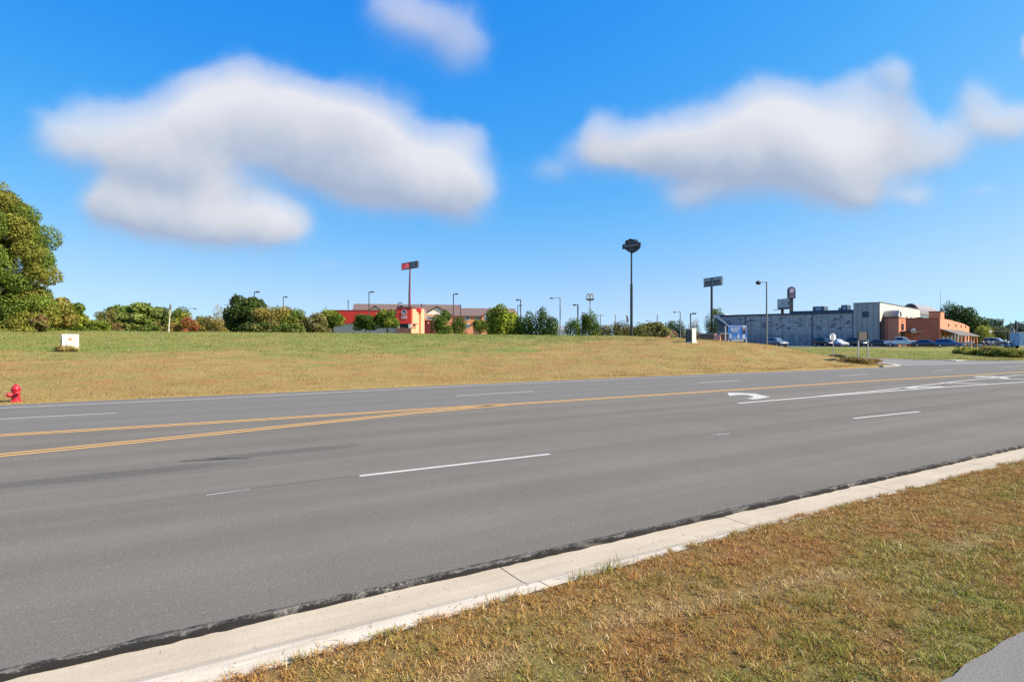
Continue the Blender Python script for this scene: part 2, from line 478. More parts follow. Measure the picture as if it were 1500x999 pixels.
def ground():
    s = np.concatenate([-np.geomspace(3000, 130, 26), np.arange(-120, -40, 4), np.arange(-40, 75, .6), np.arange(75, 190, 2.5), np.geomspace(190, 4000, 26)])
    p = np.concatenate([-np.geomspace(3000, 12, 26), np.arange(-10, 1.4, .8), np.arange(1.5, 3.45, .15), np.arange(3.5, 3.87, .03), [4.3, 9, 14, 19, 22.6, 23.09], np.arange(23.11, 60, .55), np.arange(60, 90, 1.2),
                        np.arange(90, 220, 4), np.geomspace(220, 4000, 26)])
    S, Pp = np.meshgrid(s, p, indexing='ij')
    X, Y = sp2xy(S, Pp); Z = zt(X, Y)
    V = np.stack([S, Pp, Z], -1).reshape(-1, 3)
    n, m = len(s), len(p)
    i = np.arange(n - 1)[:, None] * m + np.arange(m - 1)[None]
    Fc = np.stack([i, i + m, i + m + 1, i + 1], -1).reshape(-1, 4)
    g, r = grass_mix(S.ravel(), Pp.ravel())
    dry = TAN * (1 - r[:, None]) + ORANGE * r[:, None]
    c = (dry * (1 - g[:, None]) + FGREEN * g[:, None]) * np.where(Pp.ravel() < 10, .50, .75)[:, None]  # darker soil, its colour also standing for shade between the blades
    mt, nt, b, out = newmat('turf_soil')
    a = nd(nt, 'ShaderNodeAttribute', attribute_name='Col')
    v = mapped(nt)
    n1 = noise_n(nt, v, 9, 6, .7); n2 = noise_n(nt, v, 1.7, 5, .65); n3 = noise_n(nt, v, 45, 3, .7)
    cc = mix_n(nt, range_n(nt, n1, .35, .7, 0, .55), a.outputs[0], (.12, .09, .035))
    cc = mix_n(nt, range_n(nt, n2, .52, .75, 0, .5), cc, (.15, .16, .045))
    cc = mix_n(nt, range_n(nt, n3, .55, .75, 0, .5), cc, (.42, .32, .16))
    nt.links.new(cc, b.inputs['Base Color']); b.inputs['Roughness'].default_value = .95; b.inputs['Specular IOR Level'].default_value = .1
    bp = nd(nt, 'ShaderNodeBump'); bp.inputs['Strength'].default_value = .9; bp.inputs['Distance'].default_value = .06
    nt.links.new(n1, bp.inputs['Height']); nt.links.new(bp.outputs[0], b.inputs['Normal'])
    o = np_mesh('ground', V, Fc, mt, col=c, rotz=ROADROT)
    o['kind'] = 'structure'
    for q in o.data.polygons: q.use_smooth = True


ground()


def strip(name, m, s, lo, hi, z=0., n=1, kind='structure'):
    """sheet along the road between the lines p=lo(s) and p=hi(s)"""
    s = np.asarray(s, float); lo = np.broadcast_to(lo, s.shape); hi = np.broadcast_to(hi, s.shape)
    rows = []
    for k in range(n + 1):
        t = k / n
        rows.append(np.stack([s, lo + (hi - lo) * t, np.full_like(s, z)], -1))
    V = np.concatenate(rows); L = len(s)
    i = np.arange(L - 1)[None] + np.arange(n)[:, None] * L
    Fc = np.stack([i, i + 1, i + L + 1, i + L], -1).reshape(-1, 4)
    o = np_mesh(name, V, Fc, m, rotz=ROADROT); o['kind'] = kind
    return o


def asphalt():
    m, nt, b, out = newmat('asphalt')
    v = mapped(nt); sep = nd(nt, 'ShaderNodeSeparateXYZ'); nt.links.new(v, sep.inputs[0])
    fine = noise_n(nt, v, 62, 3, .75); grit = noise_n(nt, v, 24, 4, .7); mid = noise_n(nt, v, .55, 5, .6)
    lane = noise_n(nt, mapped(nt, (.035, 1.1, 1)), 1., 4, .6)
    lane2 = noise_n(nt, mapped(nt, (.12, 4, 1)), 1., 4, .65)
    f = math_n(nt, 'ADD', math_n(nt, 'MULTIPLY', lane, .5), math_n(nt, 'ADD', math_n(nt, 'MULTIPLY', mid, .3), math_n(nt, 'MULTIPLY', lane2, .2)))
    c = mix_n(nt, range_n(nt, f, .34, .66), (.140, .124, .100), (.198, .178, .146))
    # two tyre tracks to a lane, slightly polished and darker
    tr = math_n(nt, 'SINE', math_n(nt, 'MULTIPLY', math_n(nt, 'ADD', sep.outputs[1], -.35), 2 * math.pi / 1.86))
    c = mix_n(nt, range_n(nt, tr, .0, 1, 0, .34), c, (.118, .108, .096))
    c = mix_n(nt, range_n(nt, fine, .38, .64, 0, .62), c, (.062, .060, .057))
    c = mix_n(nt, range_n(nt, grit, .56, .72, 0, .26), c, (.34, .33, .30))
    # newer, bluer far lanes
    far = range_n(nt, math_n(nt, 'ADD', sep.outputs[1], math_n(nt, 'MULTIPLY', mid, .3)), 15.5, 15.9, 0, .40)
    c = mix_n(nt, far, c, (.145, .142, .135))
    # sealed seam between the two near lanes
    d = math_n(nt, 'ABSOLUTE', math_n(nt, 'SUBTRACT', math_n(nt, 'ADD', sep.outputs[1], math_n(nt, 'MULTIPLY', math_n(nt, 'SUBTRACT', mid, .5), .10)), 8.42))
    seam = math_n(nt, 'MULTIPLY', range_n(nt, d, .012, .035, 1, 0), range_n(nt, lane2, .42, .6, 0., .55))
    c = mix_n(nt, seam, c, (.05, .048, .047))
    # drop of oil: a spindle along the photo's left-right, p about 10.7
    for (s0, p0, al, ac, ang, k) in ((1.05, 10.72, .42, .07, -.56, .9), (.72, 10.78, .5, .10, -.25, .55), (1.9, 10.85, 1.5, .3, .0, .36), (-.6, 10.3, 2.2, .32, .02, .32), (3.15, 11.05, .13, .028, -.1, .75)):
        ds = math_n(nt, 'SUBTRACT', sep.outputs[0], s0); dp = math_n(nt, 'SUBTRACT', sep.outputs[1], p0)
        ca, sa = math.cos(ang), math.sin(ang)
        a_ = math_n(nt, 'MULTIPLY', math_n(nt, 'ADD', math_n(nt, 'MULTIPLY', ds, ca), math_n(nt, 'MULTIPLY', dp, sa)), 1 / al)
        b_ = math_n(nt, 'MULTIPLY', math_n(nt, 'SUBTRACT', math_n(nt, 'MULTIPLY', dp, ca), math_n(nt, 'MULTIPLY', ds, sa)), 1 / ac)
        r2 = math_n(nt, 'ADD', math_n(nt, 'MULTIPLY', a_, a_), math_n(nt, 'MULTIPLY', b_, b_))
        r2 = math_n(nt, 'ADD', r2, math_n(nt, 'MULTIPLY', math_n(nt, 'SUBTRACT', noise_n(nt, v, 4, 4, .7), .5), 1.6))
        c = mix_n(nt, range_n(nt, r2, .25, 1.1, k, 0), c, (.035, .036, .04))
    # scattered specks of tar and rubber
    vo = nd(nt, 'ShaderNodeTexVoronoi'); vo.inputs['Scale'].default_value = 2.6; nt.links.new(mapped(nt, (.6, 1.4, 1)), vo.inputs['Vector'])
    c = mix_n(nt, range_n(nt, vo.outputs['Distance'], .03, .05, .75, 0), c, (.045, .042, .04))
    nt.links.new(c, b.inputs['Base Color']); b.inputs['Roughness'].default_value = .9; b.inputs['Specular IOR Level'].default_value = .15
    bp = nd(nt, 'ShaderNodeBump'); bp.inputs['Strength'].default_value = .35; bp.inputs['Distance'].default_value = .01
    nt.links.new(fine, bp.inputs['Height']); nt.links.new(bp.outputs[0], b.inputs['Normal'])
    return m


SL = np.concatenate([np.geomspace(-900, -40, 14), np.arange(-36, 90, 2.), np.geomspace(92, 1500, 18)])
M_ASPH = asphalt()
strip('road', M_ASPH, SL, 4.53, np.interp(SL, [-900, 0, 20, 36, 48, 60, 75, 1500], [23.0, 23.0, 23.25, 22.6, 22.3, 22.2, 21.6, 21.6]) + (vnoise(SL * .7, SL * 0, 5) - .5) * .12, 0., 6)


def tar():
    m, nt, b, out = newmat('tar')
    v = mapped(nt, (1, 3, 1)); n1 = noise_n(nt, v, 5, 5, .7); n2 = noise_n(nt, v, 40, 3, .7)
    sep = nd(nt, 'ShaderNodeSeparateXYZ'); nt.links.new(mapped(nt), sep.inputs[0])
    up = range_n(nt, math_n(nt, 'ADD', sep.outputs[1], math_n(nt, 'MULTIPLY', math_n(nt, 'SUBTRACT', n1, .5), .05)), 4.494, 4.506)
    w = math_n(nt, 'MULTIPLY', range_n(nt, n1, .42, .62), up)
    c = mix_n(nt, w, (.018, .017, .016), (.105, .098, .09))
    c = mix_n(nt, math_n(nt, 'MULTIPLY', range_n(nt, n2, .52, .66, 0, .6), up), c, (.26, .245, .225))
    c = mix_n(nt, range_n(nt, noise_n(nt, mapped(nt, (.25, 1, 1)), 2.5, 3), .62, .7, 0, .7), c, (.36, .33, .29))
    nt.links.new(c, b.inputs['Base Color']); b.inputs['Roughness'].default_value = .9; b.inputs['Specular IOR Level'].default_value = .12
    bp = nd(nt, 'ShaderNodeBump'); bp.inputs['Strength'].default_value = .6; bp.inputs['Distance'].default_value = .02
    nt.links.new(n1, bp.inputs['Height']); nt.links.new(bp.outputs[0], b.inputs['Normal'])
    s = np.concatenate([np.arange(-30, -3, .5), np.arange(-3, 24, .03), np.arange(24, 90, .5)])
    w1 = (fbm(s * 1.3, s * 0, 4) - .5) * .05 + (vnoise(s * 14, s * 0, 6) - .5) * .02
    w2 = (fbm(s * 1.1, s * 0 + 5, 7) - .5) * .05 + (vnoise(s * 12, s * 0, 8) - .5) * .022
    rows = [(4.565 + w1, .003), (4.54 + w1 * .5, .010), (4.50 + w2 * .5, .008), (4.486 + w2, -.012), (4.476 + w2, -.036)]
    V = np.concatenate([np.stack([s, p_, np.full_like(s, z)], -1) for p_, z in rows]); L = len(s)
    i = np.arange(L - 1)[None] + np.arange(len(rows) - 1)[:, None] * L
    Fc = np.stack([i, i + 1, i + L + 1, i + L], -1).reshape(-1, 4)
    o = np_mesh('road_edge', V, Fc, m, rotz=ROADROT); o['kind'] = 'structure'


tar()


def gutter():
    m, nt, b, out = newmat('gutter_concrete')
    v = mapped(nt); n1 = noise_n(nt, v, 1.2, 6, .65); n2 = noise_n(nt, v, 70, 3, .7); n3 = noise_n(nt, mapped(nt, (.8, 5, 1)), 1.5, 5, .6)
    sep = nd(nt, 'ShaderNodeSeparateXYZ'); nt.links.new(v, sep.inputs[0])
    c = mix_n(nt, range_n(nt, math_n(nt, 'ADD', math_n(nt, 'MULTIPLY', n1, .5), math_n(nt, 'MULTIPLY', n3, .5)), .35, .65), (.35, .292, .215), (.45, .385, .290))
    lip = range_n(nt, math_n(nt, 'ADD', sep.outputs[1], math_n(nt, 'MULTIPLY', math_n(nt, 'SUBTRACT', n1, .5), .22)), 3.96, 4.06, .8, 0)
    c = mix_n(nt, math_n(nt, 'MULTIPLY', lip, range_n(nt, n3, .38, .6, .25, 1)), c, (.57, .51, .41))
    c = mix_n(nt, range_n(nt, n2, .55, .74, 0, .45), c, (.2, .17, .14))
    vo = nd(nt, 'ShaderNodeTexVoronoi'); vo.inputs['Scale'].default_value = 9; nt.links.new(v, vo.inputs['Vector'])
    c = mix_n(nt, range_n(nt, vo.outputs['Distance'], .05, .09, .4, 0), c, (.16, .13, .1))
    nt.links.new(c, b.inputs['Base Color']); b.inputs['Roughness'].default_value = .9; b.inputs['Specular IOR Level'].default_value = .2
    bp = nd(nt, 'ShaderNodeBump'); bp.inputs['Strength'].default_value = .5; bp.inputs['Distance'].default_value = .008
    nt.links.new(n2, bp.inputs['Height']); nt.links.new(bp.outputs[0], b.inputs['Normal'])
    prof = [(4.54, -.10), (4.53, -.032), (4.30, -.036), (4.12, -.034), (4.05, -.022), (3.99, .0), (3.93, .038), (3.87, .060), (3.78, .066), (3.56, .068), (3.54, -.10)]
    b_ = MB(); L = 2.87; s0 = 2.575 - L * 16
    for k in range(55):
        if k == 15: continue
        a, e = s0 + (k - (k == 16 - 0 and 0)) * L + .006, s0 + (k + 1) * L - .006
        if k == 14: e += L
        K = len(prof); vs = [(a, p_, z) for p_, z in prof] + [(e, p_, z) for p_, z in prof]
        fs = [(i, i + 1, K + i + 1, K + i) for i in range(K - 1)] + [tuple(range(K)), tuple(range(2 * K - 1, K - 1, -1))]
        b_.add(vs, fs)
    o = b_.build('gutter', m); o.rotation_euler.z = ROADROT; o['kind'] = 'structure'


gutter()

# footpath under the photographer
mp, nt, b, out = newmat('path_asphalt')
v = mapped(nt); n1 = noise_n(nt, v, 60, 3, .7); n2 = noise_n(nt, v, 1.5, 5)
c = mix_n(nt, range_n(nt, n2, .3, .7), (.135, .126, .112), (.18, .168, .15))
c = mix_n(nt, range_n(nt, n1, .35, .7, 0, .6), c, (.07, .07, .07))
nt.links.new(c, b.inputs['Base Color']); b.inputs['Roughness'].default_value = .85
bp = nd(nt, 'ShaderNodeBump'); bp.inputs['Strength'].default_value = .5; bp.inputs['Distance'].default_value = .01
nt.links.new(n1, bp.inputs['Height']); nt.links.new(bp.outputs[0], b.inputs['Normal'])
sp_ = np.concatenate([np.arange(-40, -2, 1.), np.arange(-2, 12, .04), np.arange(12, 60, 1.)])
strip('path', mp, sp_, -1.1, 1.57 + (fbm(sp_ * 2.5, sp_ * 0, 31) - .5) * .08, .10, 2)


# painted lines
def paint(name, col, worn):
    m, nt, b, out = newmat(name)
    v = mapped(nt, (.6, 1.6, 1)); n = noise_n(nt, v, 4, 6, .7); n2 = noise_n(nt, v, 60, 3, .7)
    c = mix_n(nt, range_n(nt, n2, .3, .75, 0, .35), col, tuple(x * .55 for x in col))
    f = math_n(nt, 'ADD', math_n(nt, 'MULTIPLY', n, .65), math_n(nt, 'MULTIPLY', n2, .35))
    c = mix_n(nt, range_n(nt, f, worn, worn + .12, 0, .85), c, (.13, .125, .118))
    nt.links.new(c, b.inputs['Base Color']); b.inputs['Roughness'].default_value = .7
    return m


PW = paint('white_paint', (.46, .44, .40), .57); PY = paint('yellow_paint', (.62, .34, .085), .61); PW2 = paint('worn_white_paint', (.42, .41, .4), .50)


def line_pts(b_, pts, w, z=.004, step=.5):
    """ribbon of width w along road coordinates"""
    q = []
    for (s0, p0), (s1, p1) in zip(pts, pts[1:]):
        n = max(1, int(abs(s1 - s0) / step))
        q += [(s0 + (s1 - s0) * k / n, p0 + (p1 - p0) * k / n) for k in range(n)]
    q.append(pts[-1])
    for i in range(len(q) - 1):
        (s0, p0), (s1, p1) = q[i], q[i + 1]
        L = math.hypot(s1 - s0, p1 - p0); nx, ny = -(p1 - p0) / L * w / 2, (s1 - s0) / L * w / 2
        b_.quad((s0 - nx, p0 - ny, z), (s1 - nx, p1 - ny, z), (s1 + nx, p1 + ny, z), (s0 + nx, p0 + ny, z))


def marking(name, m, lines, w, z=.004):
    b_ = MB()
    for l in lines: line_pts(b_, l, w, z)
    o = b_.build(name, m); o.rotation_euler.z = ROADROT; o['kind'] = 'structure'
    return o


marking('lane_markings', PW, [[(-9.7, 8.4), (-6.7, 8.4)], [(2.5, 8.38), (5.75, 8.32)], [(14.74, 8.21), (17.66, 8.06)], [(26.9, 7.9), (29.9, 7.8)], [(39, 7.6), (42, 7.5)]], .105)
marking('worn_lane_marking', PW2, [[(.55, 8.33), (1.05, 8.38)], [(9.75, 8.30), (10.1, 8.27)], [(9.8, 8.18), (10.2, 8.22)]], .03)
marking('far_lane_markings', PW, [[(-16.4, 18.9), (-13.3, 18.9)], [(-4.3, 18.88), (-.9, 18.86)], [(8.88, 18.52), (12.2, 18.7)], [(20.8, 18.45), (23.8, 18.6)], [(31.1, 18.05), (34.2, 18.2)], [(41, 17.93), (43.6, 17.97)], [(50.4, 17.94), (53.5, 17.9)], [(62, 17.7), (65, 17.6)]], .105)
marking('road_edge_line', PW, [[(-60, 21.9), (-3.8, 21.87), (1.4, 21.75), (8.6, 22.2), (11.8, 22.3), (23.5, 21.9), (35.3, 21.8), (44, 21.7)]], .11)
yl = [(8.9, 15.32), (16.3, 15.24), (27.6, 15.25), (44.3, 14.62), (90, 13.6)]
yf = [(-70, 15.85), (-2.7, 15.66), (1, 15.52), (6, 15.45), (8.9, 15.38)]
yn = [(-70, 11.9), (-9, 12.2), (-5.5, 12.4), (-2.23, 12.98), (.87, 13.62), (5.77, 14.78), (8.9, 15.22)]
off = lambda l, d: [(a, c_ + d) for a, c_ in l]
marking('centre_line', PY, [off(yl, .10), off(yl, -.12), off(yf, .13), off(yf, -.11), off(yn, .14), off(yn, -.12)], .105)
marking('turn_lane_line', PW, [[(15.2, 11.95), (19.6, 11.95), (26.9, 11.72), (33.8, 11.2), (60, 10.6), (90, 10.2)]], .17)
marking('chevron_outline', PW, [[(19.5, 12.02), (24, 12.18), (32, 12.95), (40.3, 13.55), (90, 13.0)]], .14, .0045)
marking('chevron_bars', PW, [[(25.6, 12.55), (25.9, 11.9)], [(25.6, 12.5), (27.8, 11.8)], [(30.2, 12.95), (31.2, 11.6)], [(35.5, 13.3), (36.6, 11.4)], [(41.5, 13.4), (42.8, 11.3)], [(48, 13.3), (49.4, 11.2)]], .32, .005)


def arrow(s0):
    """left-turn arrow on the lane, painted for traffic coming towards the photographer"""
    b_ = MB(); z = .004
    # stem runs along the road, then bends across towards the camera
    cur = [(s0 + 2.6, 14.55), (s0 + 1.6, 14.5), (s0 + .8, 14.3), (s0 + .45, 13.9), (s0 + .3, 13.5)]
    line_pts(b_, [(s0 + .15, 14.36), (s0 + .9, 14.12), (s0 + 1.5, 13.75), (s0 + 1.75, 13.35)], .28, z, .1)
    b_.quad((s0 + .95, 13.45, z + .0005), (s0 + 2.1, 12.72, z + .0005), (s0 + 3.05, 13.95, z + .0005))
    return b_


def flat_poly(name, pix, m, z=.004):
    """polygon given by its corners as seen from the photographer's spot, laid on the road"""
    vs = []
    for px, py in pix:
        d = (CAMH - z) * F / (py - HY); vs.append(((px - 750) / F * d, d, z))
    b_ = MB(); b_.quad(*vs); o = b_.build(name, m); o['kind'] = 'structure'
    return o


def arrow_mesh(name, pts):
    b_ = MB(); vs = [(*sp2xy(s, p), .004) for s, p in pts]; b_.quad(*vs)
    o = b_.build(name, PW); o['kind'] = 'structure'


AR = [(17.90, 14.50), (17.55, 13.98), (18.2, 13.62), (18.55, 13.22), (18.35, 12.95), (17.25, 12.72), (17.75, 12.55), (20.3, 12.75), (20.1, 13.2), (19.6, 13.75), (18.9, 14.3)]
AR = [(17.75, 14.55), (17.25, 13.85), (18.05, 13.65), (18.15, 13.25), (17.45, 12.85), (16.95, 12.72), (17.65, 12.55), (18.9, 12.95), (19.5, 13.6), (18.75, 14.0)]


def unproj(px, py, z=.004):
    d = (CAMH - z) * F / (py - HY); X = (px - 750) / F * d
    return (X * T[0] + d * T[1], X * N[0] + d * N[1])


arrow_mesh('turn_arrow', [unproj(*q) for q in ((1065.5, 575.2), (1068, 579.8), (1080, 578.4), (1094, 578.3), (1103, 580.5), (1103, 582.2), (1093, 583.6), (1103, 584.8), (1112, 584.2), (1128, 581.2), (1112, 578.0), (1108, 576.6), (1085, 575.4))])
arrow_mesh('turn_arrow', [unproj(*q) for q in ((1424, 551.2), (1433, 552.6), (1448, 552.0), (1462, 552.9), (1468, 554.3), (1480, 554.6), (1474, 552.6), (1456, 551.1), (1440, 550.8))])

# side street, its kerb and the near kerb return
cm = mat('kerb_concrete', (.38, .35, .29), .9, var=.12, scale=2)
LE = [(28.2, 42.6), (30, 50), (30.3, 57), (27.5, 65), (20.5, 75), (10, 87), (-10, 105)]
b_ = MB()
RE = [(47.0, 50.6), (41.2, 52.4), (37.2, 55), (34.6, 60), (31, 68.5), (23, 81), (3, 100)]


def dens(l, k=8):
    q = []
    for a, c_ in zip(l, l[1:]): q += [tuple(a[i] + (c_[i] - a[i]) * t / k for i in range(2)) for t in range(k)]
    return q + [l[-1]]


le, re = dens(LE), dens(RE)
for i in range(len(le) - 1):
    q = [le[i], re[i], re[i + 1], le[i + 1]]
    b_.quad(*[(x, y, max(.012, ztf(x, y) + .02)) for x, y in q])
b_.build('side_street', mat('side_asphalt', (.17, .16, .15), .85, var=.15, scale=.6))['kind'] = 'structure'


def kerb(name, pts, w, h):
    pts = dens(pts, 4); b_ = MB()
    for (x0, y0), (x1, y1) in zip(pts, pts[1:]):
        L = math.hypot(x1 - x0, y1 - y0); nx, ny = -(y1 - y0) / L * w / 2, (x1 - x0) / L * w / 2
        z0, z1 = max(0, ztf(x0, y0)), max(0, ztf(x1, y1))
        b_.add([(x0 - nx, y0 - ny, z0 - .1), (x1 - nx, y1 - ny, z1 - .1), (x1 + nx, y1 + ny, z1 - .1), (x0 + nx, y0 + ny, z0 - .1),
                (x0 - nx, y0 - ny, z0 + h), (x1 - nx, y1 - ny, z1 + h), (x1 + nx, y1 + ny, z1 + h), (x0 + nx, y0 + ny, z0 + h)],
               [(3, 2, 1, 0), (4, 5, 6, 7), (0, 1, 5, 4), (2, 3, 7, 6)])
    b_.build(name, cm)['kind'] = 'structure'


kerb('side_street_kerb', [(78, 71.0), (60, 60.3), (50.5, 54.6), (46.6, 52.4), (43.0, 52.6), (40.4, 53.4), (37.4, 55.2), (35.6, 58)], .45, .06)
kerb('side_street_kerb', [(26.6, 42.9), (27.6, 43.3), (28.5, 43.8), (29.2, 45.2), (30.1, 50)], .5, .05)
b_ = MB(); x, y = P(1408, 528.3, 52).x, 52.2
b_.box((x + .4, y + 1, .06), (2.0, .9, .06), ROADROT); b_.build('drain_slab', cm)['kind'] = 'structure'

# parking apron in front of the showroom and warehouse
b_ = MB()
pk = [(40, 117), (66, 112.5), (100, 101), (128, 92), (146, 108), (128, 140), (100, 126), (77.2, 124.6), (40, 150)]
b_.quad(*[(x, y, ztf(x, y) + .04) for x, y in pk])
b_.build('parking_lot', mat('lot_asphalt', (.11, .11, .11), .9, var=.15, scale=.5))['kind'] = 'structure'


# ------------------------------------------------------------------ grass
def blades(name, s, p, L, W, lean, col, segs=2):
    n = len(s); X, Y = sp2xy(s, p); Z = np.where((p > kerb_back(s)) & (p < 4.2), .058, zt(X, Y) - .005)
    a = RNG.uniform(0, 2 * np.pi, n); ph = RNG.uniform(0, 2 * np.pi, n)
    dx, dy = np.cos(a), np.sin(a)                       # lean direction
    wx, wy = -np.sin(ph) * W / 2, np.cos(ph) * W / 2
    def ring(t, k):
        h = L * t * np.cos(lean * (.6 + .6 * t)); o = L * t * np.sin(lean * (.6 + .6 * t))
        return np.stack([X + dx * o - wx * k, Y + dy * o - wy * k, Z + h], -1), np.stack([X + dx * o + wx * k, Y + dy * o + wy * k, Z + h], -1)
    if segs == 2:
        a0, b0 = ring(0., 1.); a1, b1 = ring(.55, .8); tp = ring(1., 0.)[0]
        V = np.stack([a0, b0, b1, a1, tp], 1).reshape(-1, 3)
        i = np.arange(n)[:, None] * 5
        Fc = np.concatenate([i + np.array([[0, 1, 2]]), i + np.array([[0, 2, 3]]), i + np.array([[3, 2, 4]])], 1).reshape(-1, 3); k = 5
    else:
        a0, b0 = ring(0., 1.); tp = ring(1., 0.)[0]
        V = np.stack([a0, b0, tp], 1).reshape(-1, 3); Fc = np.arange(3 * n).reshape(-1, 3); k = 3
    o = np_mesh(name, V, Fc, M_GRASS, col=np.repeat(col, k, 0))
    o['kind'] = 'stuff'
    return o


# verge by the photographer
n = 1100000
s = RNG.uniform(-2, 30, n); p = RNG.uniform(1.5, 3.95, n)
edge = np.interp(s, [-2, .4, 3, 5, 9, 30], [3.60, 3.64, 3.76, 3.83, 3.84, 3.84]) + (fbm(s * 2.2, s * 0, 41) - .5) * .20 + (fbm(s * 13, s * 0, 48) - .5) * .10; edge2 = 1.58 + (fbm(s * 3, s * 0, 42) - .5) * .12
clump = fbm(s * 14, p * 14, 43, 3)
bare = np.exp(-((p - 2.75 - .25 * np.sin(s * .7)) / .10) ** 2) * smooth(fbm(s * 1.3, p * 1.3, 46), .42, .62)
dn = np.interp(s, [-2, 7, 14, 30], [1, 1, .6, .22]) * (.32 + 1.0 * smooth(clump, .34, .62)) * (1 - .75 * bare)
k = (p < edge) & (p > edge2) & (RNG.uniform(0, 1, n) < dn)
s, p, clump, bare = s[k], p[k], clump[k], bare[k]; n = len(s)
rnd = RNG.uniform(0, 1, (n, 3)); c = grass_col(s, p, rnd)
c = c * (1 - bare[:, None] * .5) + STRAW * bare[:, None] * .5
g, _ = grass_mix(s, p)
L = (.020 + .036 * rnd[:, 0] ** 1.2) * (.45 + 1.0 * smooth(clump, .25, .75)) * (1 + .25 * g); L = np.where(rnd[:, 1] > .992, L * 1.6, L)
blades('grass', s, p, L, RNG.uniform(.0032, .0064, n), RNG.uniform(.35, 1.4, n), c * 1.12)
# tufts leaning over the kerb
ts, tp, tl, tc = [], [], [], []
for (a, q, h, cnt) in ((2.9, 3.84, .12, 60), (3.15, 3.86, .16, 70), (3.3, 3.9, .10, 30), (2.2, 3.80, .08, 50), (5.0, 3.85, .09, 40), (6.6, 3.84, .10, 50), (1.25, 3.76, .08, 40), (.7, 3.74, .09, 50), (9.2, 3.85, .1, 50), (11, 3.85, .12, 50)):
    ts.append(a + RNG.normal(0, .07, cnt)); tp.append(kerb_back(a) + .03 - abs(RNG.normal(0, .05, cnt))); tl.append(RNG.uniform(.4, 1, cnt) * h)
    tc.append(np.where(RNG.uniform(0, 1, (cnt, 1)) > .35, GREEN * 1.1, TAN) * RNG.uniform(.7, 1.2, (cnt, 1)))
ts, tp, tl, tc = map(np.concatenate, (ts, tp, tl, tc))
blades('kerbside_grass', ts, tp, tl, RNG.uniform(.003, .006, len(ts)), RNG.uniform(.1, .9, len(ts)), tc)

# cut straws and leaf bits lying on the kerb and in the gutter
n = 420
s = RNG.uniform(-1.2, 13, n); p = np.where(RNG.uniform(0, 1, n) < .75, 3.72 + np.abs(RNG.normal(0, .12, n)), RNG.uniform(3.8, 4.45, n))
zk = np.interp(p, [3.56, 3.78, 3.87, 3.93, 3.99, 4.05, 4.12, 4.3, 4.53], [.068, .066, .060, .038, .0, -.022, -.034, -.036, -.032])
a = RNG.uniform(0, np.pi, n); Lh = RNG.uniform(.008, .03, n); wd = RNG.uniform(.001, .0025, n)
X, Y = sp2xy(s, p); ca, sa = np.cos(a), np.sin(a)
V = np.stack([np.stack([X + ca * i * Lh - sa * j * wd, Y + sa * i * Lh + ca * j * wd, zk + .004 + (.008 if i > 0 else .0)], -1) for i, j in ((-1, -1), (1, -1), (1, 1), (-1, 1))], 1).reshape(-1, 3)
col = np.where(RNG.uniform(0, 1, (n, 1)) < .6, STRAW * .8, BROWN * .6)
np_mesh('fallen_straws', V, np.arange(4 * n).reshape(-1, 4), M_GRASS, col=np.repeat(col, 4, 0))['kind'] = 'stuff'

# bank and field across the road
n = 900000
s = RNG.uniform(-45, 95, n); u = RNG.uniform(0, 1, n) ** 1.35 * 60 + .05; p = 23.05 + u
X, Y = sp2xy(s, p); d = np.hypot(X, Y)
vis = (np.abs(X) < Y * .95 + 3)
xe = street_left(Y); street = (X > xe + .1) & (X < np.interp(Y, [42, 50.6, 52.4, 55, 60, 68.5, 81, 100], [60, 47, 41.2, 37.2, 34.6, 31, 23, 3])) & (Y > 42)
cl = fbm(s * 1.1, p * 1.1, 44, 3)
lot = (Y > 111 - (X - 66) * .3) & (X > 40)
k = vis & ~street & ~lot & (RNG.uniform(0, 1, n) < (.25 + 1.1 * smooth(cl, .3, .7)) * np.interp(d, [20, 35, 80, 130], [1, .8, .4, .2]))
s, p, u, d, cl = s[k], p[k], u[k], d[k], cl[k]; n = len(s)
rnd = RNG.uniform(0, 1, (n, 3)); c = grass_col(s, p, rnd)
g, _ = grass_mix(s, p)
L = (.04 + .07 * rnd[:, 0]) * (.5 + .9 * cl) * (1 + 1.1 * g * smooth(u, 8, 25) * smooth(60 - s, 0, 20)); L = np.where((rnd[:, 1] > .985) & (u > 6), L * 1.8, L)
blades('field_grass', s, p, L, RNG.uniform(.010, .022, n) * (d / 32) ** .7, RNG.uniform(.15, 1.2, n), c, 1)

# ================================================================== trees and shrubs
G1 = (.062, .098, .014); G2 = (.036, .066, .012); G3 = (.115, .145, .022); YG = (.20, .205, .03); OL = (.12, .115, .035); YB = (.23, .17, .04); RU = (.22, .085, .03); PALE = (.24, .22, .15); DK = (.028, .05, .018); DKB = (.03, .05, .03)


def leaf_cloud(pts, nrm, size, cols):
    n = len(pts)
    r = RNG.normal(0, 1, (n, 3)); nn = nrm * .75 + r * .55 + np.array((0, 0, .25)); nn /= np.linalg.norm(nn, axis=1, keepdims=True) + 1e-9
    t = np.cross(nn, RNG.normal(0, 1, (n, 3))); t /= np.linalg.norm(t, axis=1, keepdims=True) + 1e-9
    b = np.cross(nn, t)
    L = (size * RNG.uniform(.6, 1.35, n))[:, None]; W = L * RNG.uniform(.4, .75, n)[:, None]
    V = np.stack([pts - t * L, pts + b * W * .8, pts + t * L, pts - b * W], 1).reshape(-1, 3)
    return V, np.arange(4 * n).reshape(-1, 4), np.repeat(cols, 4, 0)


